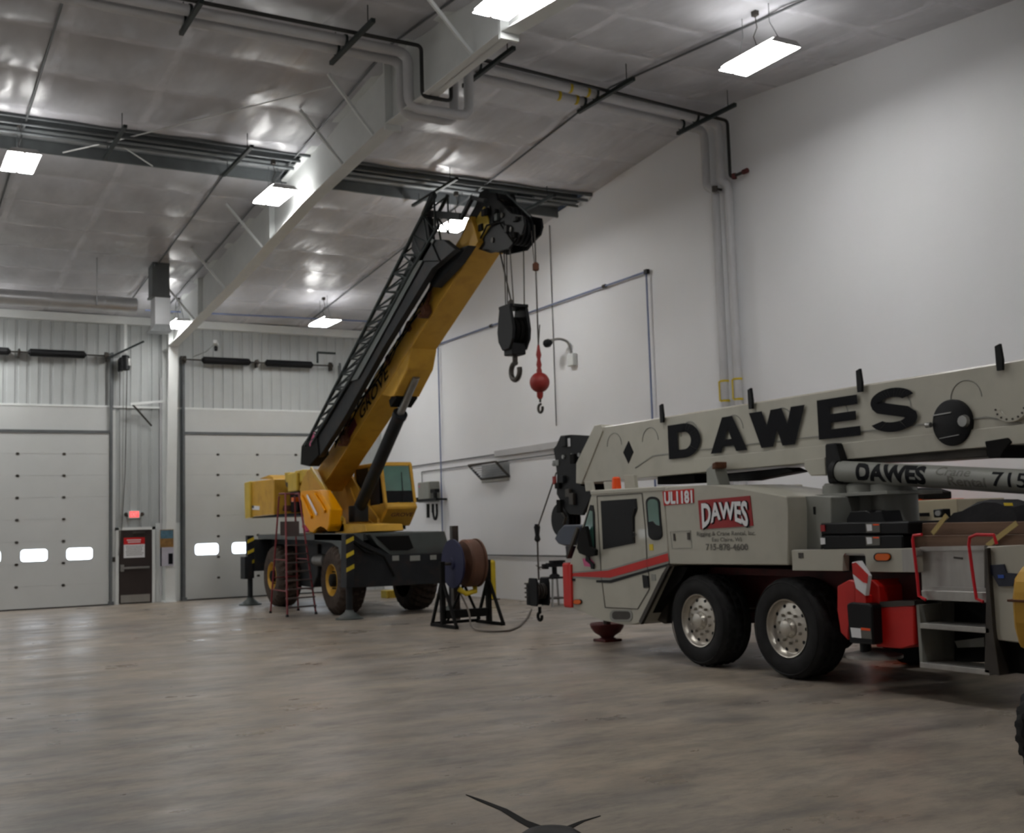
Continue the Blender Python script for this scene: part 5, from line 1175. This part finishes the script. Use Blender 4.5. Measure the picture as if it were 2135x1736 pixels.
for k_, (x_, y_) in enumerate(((1166, 1012), (1175, 1000), (1188, 1030), (1198, 960), (1180, 925), (1196, 1046), (1170, 1062))):
    q = yz(x_, y_, HXA); MB().box(HXA-.06, HXA, q[0]-.07, q[0]+.06, q[1]-.05, q[1]+.05+.02*k_, .01).build('head_fitting', ['blackmatte', 'chassis', 'steel_dark'][k_ % 3], TC)
p = [Vector((HXA+.1,)+yz(x, y, HXA+.1)) for x, y in ((1172, 1066), (1180, 1078), (1176, 1092))]
MB().tube(p, .03, 8).build('hose_loop', 'steel_dark', TC, True)
# mirror and its arm ahead of the cab
MX = 9.55
mr_ = panel([(1175, 1094), (1216, 1093), (1200, 1137), (1178, 1138), (1162, 1133), (1155, 1123), (1162, 1108)], MX, .5, 'front_visor', 'mirror_blue', TC, .02)
panel([(1206, 1112), (1214, 1098), (1221, 1096), (1228, 1140), (1241, 1146), (1240, 1158), (1224, 1160), (1206, 1153), (1202, 1140)], TX-.12, .06, 'side_mirror', 'blackmatte', TC, .01)
p = [Vector((MX-.03,)+yz(x, y, MX)) for x, y in ((1208, 1100), (1186, 1162))]
MB().bar(p[0], p[1], .05, .04, (1, 0, 0)).build('visor_arm', 'steel_dark', TC)
panel([(1178, 1138), (1194, 1138), (1187, 1164), (1181, 1164)], MX+.1, .1, 'mirror_stem', 'navy', TC, .01)
# rope and hook block hanging at the front
hx = 10.7
k0 = px(1124, 1232, 0, hx); ys_ = k0.y
HK = thing('hook_block', 'dark hook block hanging low on a rope in front of the white truck crane', 'hook block', (hx, ys_, k0.z-.4))
for s in (-1, 1): MB().prX([(ys_-.13, k0.z+.24), (ys_+.13, k0.z+.24), (ys_+.16, k0.z+.14), (ys_+.16, k0.z-.2), (ys_+.1, k0.z-.26), (ys_-.12, k0.z-.26), (ys_-.16, k0.z-.2), (ys_-.16, k0.z+.14)], hx+s*.12-.02, hx+s*.12+.02, .01).build('cheek_plate', 'black', HK)
for k in range(2): MB().lathe([(0, .14), (.015, .14), (.03, .11), (.05, .11), (.065, .14), (.08, .14)], (hx-.09+k*.1, ys_, k0.z), 'X', 24).build('sheave', 'steel_dark', HK, True)
for k in range(4): MB().box(hx-.16, hx+.1, ys_+.16, ys_+.26, k0.z-.12+k*.08, k0.z-.09+k*.08, .01).build('side_weight_rib', 'steel_dark', HK)
MB().box(hx-.15, hx+.15, ys_+.1, ys_+.22, k0.z-.25, k0.z+.14, .02).build('side_weight', 'black', HK)
b = MB().cyl((hx, ys_, k0.z-.38), (hx, ys_, k0.z-.28), .03); hook(b, (hx, ys_, k0.z-.45), .07, .028); b.build('hook', 'blackmatte', HK, True)
r0 = px(1127, 1115, 0, hx); r1 = px(1160, 985, 0, hx)
MB().tube([(hx, ys_, k0.z+.2), (hx, ys_, r0.z)], .016, 6).tube([(hx, ys_, r0.z+.1), (hx, r1.y, r1.z)], .014, 6).build('hoist_rope', 'steel_dark', HK)
MB().lathe([(-.12, .03), (-.08, .06), (.0, .04), (.14, .06), (.2, .04)], (hx, ys_, r0.z), 'Z', 12).build('wedge_socket', 'black', HK, True)
# dark red float standing under the cab
q = px(1267, 1336, 2, 0)
f_ = px(1267, 1298, 1, q.y)
o = thing('outrigger_float', 'dark red bowl-shaped float pad on the floor under the white crane cab', 'float pad', (q.x, q.y, 0))
s_ = (px(1302, 1300, 1, q.y).x-px(1242, 1300, 1, q.y).x)/2
MB().lathe([(0, s_*.5), (.05, s_*.48), (.06, s_*.35), (.09, s_*.45), (.14, s_*.75), (.22, s_*.95), (f_.z-.02, s_), (f_.z, s_*.97), (f_.z-.03, s_*.5), (f_.z-.03, 0)], (q.x, q.y, 0), 'Z', 24).build('float_bowl', 'maroon', o, True)
MB().box(q.x-s_*.6, q.x+s_*.6, q.y-s_*.6, q.y+s_*.6, 0, .04, .01).build('base_plate', 'maroon', o)
MB().cyl((q.x, q.y, f_.z-.03), (q.x, q.y, f_.z+.35), .06).build('jack_rod', 'steel_dark', o)

# ================================================================== LOADS ON THE TRUCK DECK
def loose(poly, X, d, name, m, label, cat, group=None, bev=.01):
    P_ = YZ(poly, X); ys = [p[0] for p in P_]; zs = [p[1] for p in P_]
    return tag(MB().prX(P_, X, X+d, bev).build(name, m, None, False, (X+d/2, sum(ys)/len(ys), min(zs))), label, cat, group)
def rect(x0, y0, x1, y1): return [(x0, y0), (x1, y0), (x1, y1), (x0, y1)]
p1 = loose([(1712, 1116), (1882, 1115), (1882, 1144), (1714, 1145)], 9.6, .62, 'outrigger_pad', 'black', 'lower black outrigger pad stacked on the white crane deck', 'outrigger pad', 'black outrigger pads on the crane deck', .015)
p2 = loose([(1709, 1090), (1895, 1087), (1895, 1113), (1711, 1114)], 9.6, .66, 'outrigger_pad', 'black', 'upper black outrigger pad of the stack on the white crane deck', 'outrigger pad', 'black outrigger pads on the crane deck', .015)
for o, yy, m in ((p1, 1121, 'decal_white'), (p2, 1094, 'decal_red')):
    panel([(1710, yy), (1719, yy), (1720, yy+13), (1711, yy+14)], 9.59, .01, 'end_reflector', m, o)
    panel([(1804, yy-3), (1834, yy-3), (1834, yy+15), (1806, yy+16)], 9.592, .008, 'warning_label', 'decal_grey', o)
    panel([(1806, yy-1), (1817, yy-1), (1818, yy+12), (1808, yy+13)], 9.588, .004, 'pictogram', 'decal_white', o)
    panel([(1820, yy-2), (1832, yy-2), (1832, yy+1), (1820, yy+1)], 9.588, .004, 'red_line', 'orange', o)
o = loose([(1765, 1080), (1772, 1066), (1806, 1064), (1815, 1072), (1826, 1065), (1838, 1064), (1845, 1089), (1764, 1090)], 9.85, .3, 'tie_down_winch', 'black', 'small black tie-down gear lying on top of the black pads', 'gear', None, .01)
tb = [('squared_timber', [(1882, 1116), (2200, 1112), (2200, 1142), (1884, 1144)], 9.75, .25, 'lower brown squared timber lying along the white crane deck', ),
      ('squared_timber', [(1912, 1090), (2190, 1086), (2190, 1112), (1914, 1116)], 9.8, .25, 'upper brown squared timber lying along the white crane deck'),
      ('squared_timber', [(1898, 1100), (1940, 1099), (1940, 1118), (1898, 1118)], 10.25, .22, 'short end of brown timber beside the black pads')]
for nm, poly, X, d, lab in tb: loose(poly, X, d, nm, 'wood', lab, 'timber', 'brown timbers on the crane deck', .008)
b = MB(); P_ = YZ([(1968, 1082), (1985, 1068), (2005, 1060), (2030, 1046), (2058, 1040), (2090, 1042), (2128, 1050), (2140, 1070), (2142, 1088), (1972, 1090)], 9.9)
cy_ = sum(p[0] for p in P_)/len(P_); cz_ = min(p[1] for p in P_)
rings = []
for k in range(7):
    x = k/6; sc = .72+.28*math.sin(PI*min(1, x+.15)); rings.append([b.bm.verts.new((9.85+.6*x, cy_+(y-cy_)*sc, cz_+(z-cz_)*sc+.012*math.sin(k*2+j*1.7))) for j, (y, z) in enumerate(P_)])
for A, B in zip(rings, rings[1:]):
    for i in range(len(A)): b.bm.faces.new((A[i], A[(i+1) % len(A)], B[(i+1) % len(A)], B[i]))
b.bm.faces.new(rings[0]); b.bm.faces.new(rings[-1][::-1])
o = b.build('folded_tarp', 'bag', None, True, (10.1, cy_, cz_)); tag(o, 'dark bulky folded cover heaped on the timbers at the right edge', 'cover')
panel([(2092, 1048), (2108, 1048), (2110, 1054), (2094, 1054)], 9.84, .02, 'yellow_mark', 'hazard', o)
o = loose([(1944, 1062), (1966, 1060), (1967, 1078), (1946, 1079)], 9.8, .12, 'work_lamp', 'black', 'small square black work lamp at the left end of the dark cover', 'lamp', None, .01)
panel(rounded(1949, 1064, 1961, 1075, 9.78, .5), 9.785, .015, 'lens', 'steel', o)
for k, ((x0, y0, x1, y1), lab) in enumerate((((1944, 1112, 1974, 1074), 'short yellowish strap leaning over the timbers beside the work lamp'), ((2058, 1138, 2120, 1090), 'long beige strap crossing the timbers near the right edge'))):
    X = 9.72-.0*k; a, c_ = Vector((X,)+yz(x0, y0, X)), Vector((X,)+yz(x1, y1, X))
    o = MB().bar(a, c_, .01, .05, (0, .6, .8)).build('webbing_strap', 'strap', None, False, a); tag(o, lab, 'strap', 'webbing straps')
# locker with machine part beyond the crane
a, c_ = px(1892, 1044, 0, 13.2), px(1995, 1044, 0, 13.2)
o = thing('storage_locker', 'cream and orange locker standing beyond the white crane near the wall', 'locker', (13.6, (a.y+c_.y)/2, 0))
om = px(1911, 1044, 0, 13.2).y
MB().box(13.2, 14.2, c_.y, om, 0, a.z, .01).build('cabinet_body', 'cream', o)
MB().box(13.18, 14.22, om, a.y+.9, 0, a.z+.02, .01).build('orange_end', 'orange', o)
q = px(1896, 1074, 0, 13.16); r_ = px(1936, 1071, 0, 13.16); MB().box(13.14, 13.18, r_.y, q.y, q.z-.02, q.z+.03).build('black_rail', 'black', o)
a = px(1825, 1022, 0, 13.3); c_ = px(1925, 1024, 0, 13.3); zl = px(1892, 1044, 0, 13.2).z+.02
o = thing('spare_part', 'dark machine part with a red edge lying on the locker beyond the white crane', 'machine part', (13.6, (a.y+c_.y)/2, zl))
MB().prX([(a.y, zl), (a.y, zl+.14), (c_.y+.25, zl+.17), (c_.y, zl+.1), (c_.y, zl)], 13.3, 13.9, .01).build('dark_body', 'blackmatte', o)
MB().box(13.28, 13.32, c_.y+.6, a.y, zl+.11, zl+.15).build('red_edge', 'crane_red', o)

# ================================================================== FLOOR OBJECTS
# cable reel on its stand
o = thing('reel_stand', 'black steel reel stand with a blue and a rusty brown disc beside the yellow crane', 'reel', (10.25, 20, 0))
RY, RZ = 20.0, 1.2
for X, m in ((10.0, 'reel_blue'), (10.5, 'reel_brown')):
    f = MB().lathe([(-.02, .47), (.02, .47), (.035, .45), (.025, .3), (.03, .12), (.03, 0)], (X, RY, RZ), 'X', 48).build('flange', m, o, True)
    MB().lathe([(-.05, .1), (-.02, .12)], (X, RY, RZ), 'X', 20).build('hub', m, f)
MB().lathe([(0, .2), (.16, .2), (.18, .42), (.22, .46), (.42, .46), (.45, .44)], (10.03, RY, RZ), 'X', 40).build('drum', 'reel_brown', o, True)
MB().cyl((9.72, RY, RZ), (10.8, RY, RZ), .03, n=12).build('axle', 'steel_dark', o)
for X in (9.76, 10.76):
    s_ = MB().bar((X, 20.5, .03), (X, 19.42, .03), .07, .06).bar((X, 20.48, .05), (X, RY+.04, .85), .05, .05).bar((X, 19.44, .05), (X, RY-.04, .85), .05, .05).box(X-.045, X+.045, RY-.05, RY+.05, .03, RZ+.05, .005)
    s_.build('side_frame', 'blackmatte', o)
MB().box(9.76, 10.76, RY-.05, RY+.05, .16, .32, .01).build('cross_beam', 'blackmatte', o)
MB().box(9.76, 10.76, 20.42, 20.5, .02, .08).build('base_bar', 'blackmatte', o)
MB().bar((9.9, RY+.1, .1), (10.25, RY+.05, .8), .04, .04).bar((10.6, RY+.1, .1), (10.25, RY+.05, .8), .04, .04).build('brace', 'blackmatte', o)
MB().box(10.14, 10.28, 20.28, 20.4, .1, 1.93, .01).build('rear_post', 'steel_dark', o)
MB().tube([(10.06, RY-.1, .72), (10.2, RY-.13, .62), (10.42, RY-.1, .66), (10.46, RY, .75)], .05, 8).build('yellow_sling', 'hazard', o, True)
q = [px(x, y, 2, .02) for x, y in ((982, 1312), (1020, 1316), (1060, 1315), (1082, 1306), (1098, 1290), (1108, 1270))]
for v in q: v.z = .02
one(MB().tube([Vector((10.1, 19.9, .62)), Vector((10.12, 19.6, .3))]+q, .018, 8, smooth_r=.3), 'floor_hose', 'hose', 'grey hose curving along the floor from the reel stand', 'hose', smooth=True)
# yellow post
q = px(1027, 1250, 2, 0); t_ = px(1027, 1167, 1, q.y)
o = thing('safety_bollard', 'yellow safety post at the wall behind the reel stand', 'bollard', (q.x, q.y, 0))
MB().lathe([(0, .1), (t_.z-.05, .1), (t_.z, .06), (t_.z+.01, 0)], (q.x, q.y, 0), 'Z', 20).build('post', 'hazard', o, True)
MB().box(q.x-.14, q.x+.14, q.y-.14, q.y+.14, 0, .03).build('base_plate', 'steel_dark', o)
# pedestal bench with vise
q = px(1166, 1262, 2, 0); bx, by = 13.9, 22.9; q = px(1166, 1262, 2, 0); bx, by = q.x-.1, q.y
zt_ = px(1166, 1205, 1, by).z; zv = px(1166, 1172, 1, by).z; zs = px(1166, 1246, 1, by).z
o = thing('vise_stand', 'steel work stand with a black bench vise between the hanging block and the white crane', 'work stand', (bx, by, 0))
for sx in (-.2, .2):
    for sy in (-.2, .2): MB().bar((bx+sx*1.15, by+sy*1.15, 0), (bx+sx*.8, by+sy*.8, zt_), .035, .035).build('leg', 'steel', o)
MB().box(bx-.24, bx+.24, by-.24, by+.24, zt_, zt_+.04, .005).build('top_plate', 'black', o)
MB().box(bx-.22, bx+.22, by-.22, by+.22, zs-.01, zs+.02).build('shelf', 'steel_dark', o)
vs = MB().lathe([(0, .13), (.04, .12), (.08, .06), (zv-zt_-.14, .06)], (bx, by, zt_+.04), 'Z', 16).box(bx-.2, bx+.22, by-.09, by+.09, zv-.1, zv, .02).box(bx-.3, bx-.2, by-.1, by+.1, zv-.14, zv-.02, .02).box(bx-.08, bx+.24, by-.12, by+.12, zv, zv+.05, .01).build('bench_vise', 'black', o, True)
MB().tube([(bx-.45, by, zv-.09), (bx-.2, by, zv-.09)], .015, 8).tube([(bx-.44, by-.1, zv-.14), (bx-.44, by+.1, zv-.04)], .01, 6).build('vise_screw', 'steel_dark', vs)
# tool rack and box on the right wall beyond the yellow crane
def rw_(x, y, d=.3): return px(x, y, 0, R-d)
a, c_ = rw_(872, 1006), rw_(898, 1046)
o = thing('wall_cabinet', 'small pale cabinet on the right wall beside the yellow crane cab', 'cabinet', (R-.15, (a.y+c_.y)/2, c_.z))
MB().box(R-.32, R-.0, c_.y, a.y, c_.z, a.z, .02).build('cabinet_body', 'crane_shade', o)
MB().box(R-.335, R-.32, c_.y+.04, a.y-.04, c_.z+.04, a.z-.04, .004).build('cabinet_door', 'crane_shade', o)
MB().cyl((R-.345, a.y-.15, a.z-.12), (R-.33, a.y-.15, a.z-.12), .03).build('knob', 'pink', o)
a, c_ = rw_(868, 1044), rw_(913, 1045)
o = thing('tool_rack', 'black tool rail with hanging chains on the right wall below the pale cabinet', 'rack', (R-.15, (a.y+c_.y)/2, a.z-.5))
MB().box(R-.36, R-.3, c_.y, a.y, a.z-.04, a.z+.04, .005).box(R-.34, R-.0, a.y-.06, a.y, a.z-.03, a.z+.1).box(R-.34, R-.0, c_.y, c_.y+.06, a.z-.03, a.z+.03).build('rail', 'black', o)
for x_, y1_, w_ in ((893, 1079, .05), (903, 1068, .04)):
    q = rw_(x_, 1050); e_ = rw_(x_, y1_); MB().tube([(R-.31, q.y, q.z), (R-.31, q.y+.01, e_.z)], w_, 8).build('hanging_tool', 'black', o)
q = rw_(908, 1050); e_ = rw_(908, 1082)
MB().tube([(R-.32, q.y+.12, q.z), (R-.32, q.y+.13, e_.z+.15), (R-.32, q.y+.05, e_.z), (R-.32, q.y-.05, e_.z), (R-.32, q.y-.13, e_.z+.15), (R-.32, q.y-.12, q.z)], .035, 8, smooth_r=.1).build('hanging_chain', 'black', o, True)
q = rw_(907, 1023); MB().box(R-.36, R-.2, q.y-.12, q.y+.22, q.z-.05, q.z+.06, .02).bar((R-.3, q.y, q.z), (R-.3, q.y-.02, a.z), .08, .1).build('lever_hoist', 'black', o)
# yellow crate seen under the far crane
a = px(806, 1233, 2, 0); a, c_ = px(806, 1247, 2, 0), px(850, 1247, 2, 0); t_ = px(828, 1230, 1, a.y)
o = thing('floor_crate', 'low yellow ribbed crate on the floor seen under the yellow crane', 'crate', ((a.x+c_.x)/2, a.y, 0))
MB().box(a.x, c_.x, a.y, a.y+.4, 0, t_.z, .01).build('crate_body', 'hazard', o)
for k in range(6): xk = a.x+(c_.x-a.x)*(k+.5)/6; MB().box(xk-.02, xk+.02, a.y-.03, a.y, 0, t_.z).build('rib', 'yellow_pale', o)

# red platform step ladder
A_, B_, C_ = px(599, 1286, 2, 0), px(659, 1280, 2, 0), px(564, 1278, 2, 0)
TYm = 26.0
tl, tr = px(595, 1028, 1, 26.25), px(623, 1028, 1, 26.25)
o = thing('step_ladder', 'tall red platform step ladder beside the left wheels of the yellow crane', 'ladder', ((A_.x+B_.x)/2, A_.y+.3, 0))
D_ = C_+(B_-A_)
LA = [(A_, tl), (B_, tr)]
pz_ = px(610, 1118, 1, 26.1).z
for a, t_ in LA: MB().tube([a, t_], .024, 8).build('front_rail', 'ladder_red', o)
bt = [tl+Vector((.0, .25, -(tl.z-pz_)*.0)), tr+Vector((0, .25, 0))]
for a, t_ in ((C_, tl+Vector((-.05, .3, 0))), (D_, tr+Vector((0, .3, 0)))): MB().tube([a, a.lerp(t_, .98)], .022, 8).build('rear_leg', 'ladder_red', o)
MB().tube([tl, tl+Vector((-.05, .3, 0)), tr+Vector((0, .3, 0)), tr], .02, 8).build('top_hoop', 'ladder_red', o)
for k in range(1, 9):
    t_ = k*pz_/tl.z/9
    a, c_ = A_.lerp(tl, t_), B_.lerp(tr, t_); MB().bar(a, c_, .13, .03, (0, 0, 1)).build('step', 'ladder_step', o)
t_ = pz_/tl.z
a, c_ = A_.lerp(tl, t_), B_.lerp(tr, t_)
MB().hexa([a, c_, c_+Vector((0, .45, 0)), a+Vector((0, .45, 0)), a+Vector((0, 0, .03)), c_+Vector((0, 0, .03)), c_+Vector((0, .45, .03)), a+Vector((0, .45, .03))]).build('platform', 'ladder_step', o)
MB().hexa([a+Vector((0, .4, .03)), c_+Vector((0, .4, .03)), c_+Vector((0, .43, .03)), a+Vector((0, .43, .03)), a+Vector((0, .4, .36)), c_+Vector((0, .4, .36)), c_+Vector((0, .43, .36)), a+Vector((0, .43, .36))]).build('toe_board', 'ladder_step', o)
for t_ in (.2, .45): MB().tube([A_.lerp(tl, t_), C_.lerp(tl+Vector((-.05, .3, 0)), t_)], .014, 6).build('side_brace', 'ladder_red', o); MB().tube([B_.lerp(tr, t_), D_.lerp(tr+Vector((0, .3, 0)), t_)], .014, 6).build('side_brace', 'ladder_red', o)
MB().tube([C_.lerp(tl, .3), D_.lerp(tr, .3)], .014, 6).build('rear_brace', 'ladder_red', o)
for p in (A_, B_, C_, D_): MB().lathe([(0, .035), (.04, .035), (.06, .02)], (p.x, p.y, 0), 'Z', 10).build('rubber_foot', 'rubber', o)

# yellow forklift cropped at the right edge
FX, FY = 7.15, 5.3
o = thing('forklift', 'yellow forklift with a knobbly black tire cropped at the right edge', 'forklift', (8.0, 5.4, 0))
FR = .39
wx = px(2112, 1562, 1, 5.2).x
def rfw(h, rr, t): return rr if rr < .31 else (rr-.022 if math.floor(t/(2*PI)*44+h*8) % 2 else rr)
for yy in (5.02,):
    tw = MB().lathe([(.0, .2), (-.01, .28), (.03, .35), (.11, FR), (.19, .35), (.23, .28), (.22, .2)], (wx+FR, yy, FR), 'Y', 88, rfw, False).build('tire', 'rubber', o, True)
    MB().lathe([(.02, .22), (.06, .12), (.03, .05), (.03, 0)], (wx+FR, yy, FR), 'Y', 24, None, False).build('rim', 'yellow', tw, True)
bx0 = px(2110, 1300, 1, 6.3).x-.02
def fz(y): return px(2112, y, 1, 5.4).z
zt_, zb_ = fz(1192), .42
prof = [(bx0+.06, zb_+.3), (bx0, zb_+.5), (bx0-.0, zt_-.28), (bx0+.05, zt_-.1), (bx0+.18, zt_), (bx0+1.4, zt_), (bx0+1.4, zb_), (bx0+.95, zb_), (bx0+.85, zb_+.3), (bx0+.5, zb_+.42), (bx0+.2, zb_+.4)]
MB().prY(prof, 5.1, 6.3, .05).build('counterweight', 'yellow', o)
MB().box(bx0-.012, bx0+1.41, 5.09, 6.31, fz(1282)-.01, fz(1282)+.01, .004).build('body_seam', 'rust', o)
# dark drain and filled joints in the foreground
c_ = px(1148, 1748, 2, 0)
o = thing('floor_drain', 'dark round drain cover at the bottom edge with two dark joint strips leading away', 'drain', (c_.x, c_.y, 0))
MB().lathe([(0, .2), (.02, .19), (.045, .15), (.055, .08), (.055, 0)], (c_.x, c_.y, 0), 'Z', 36).build('drain_cover', 'black', o, True)
def strip(pts, ws):
    b = MB(); L_, R_ = [], []
    P_ = [px(x, y, 2, .0) for x, y in pts]
    for i, p in enumerate(P_):
        d = (P_[min(i+1, len(P_)-1)]-P_[max(i-1, 0)]).normalized(); n_ = Vector((-d.y, d.x, 0))
        L_.append(p+n_*ws[i]+Vector((0, 0, .004))); R_.append(p-n_*ws[i]+Vector((0, 0, .004)))
    b.prism([Vector((v.x, v.y, .001)) for v in L_+R_[::-1]], (0, 0, .003)); return b.build('joint_strip', 'blackmatte', o)
strip([(972, 1657), (1000, 1668), (1050, 1688), (1090, 1712), (1130, 1730)], [.004, .018, .026, .03, .05])
strip([(1180, 1728), (1215, 1712), (1252, 1701)], [.03, .014, .003])
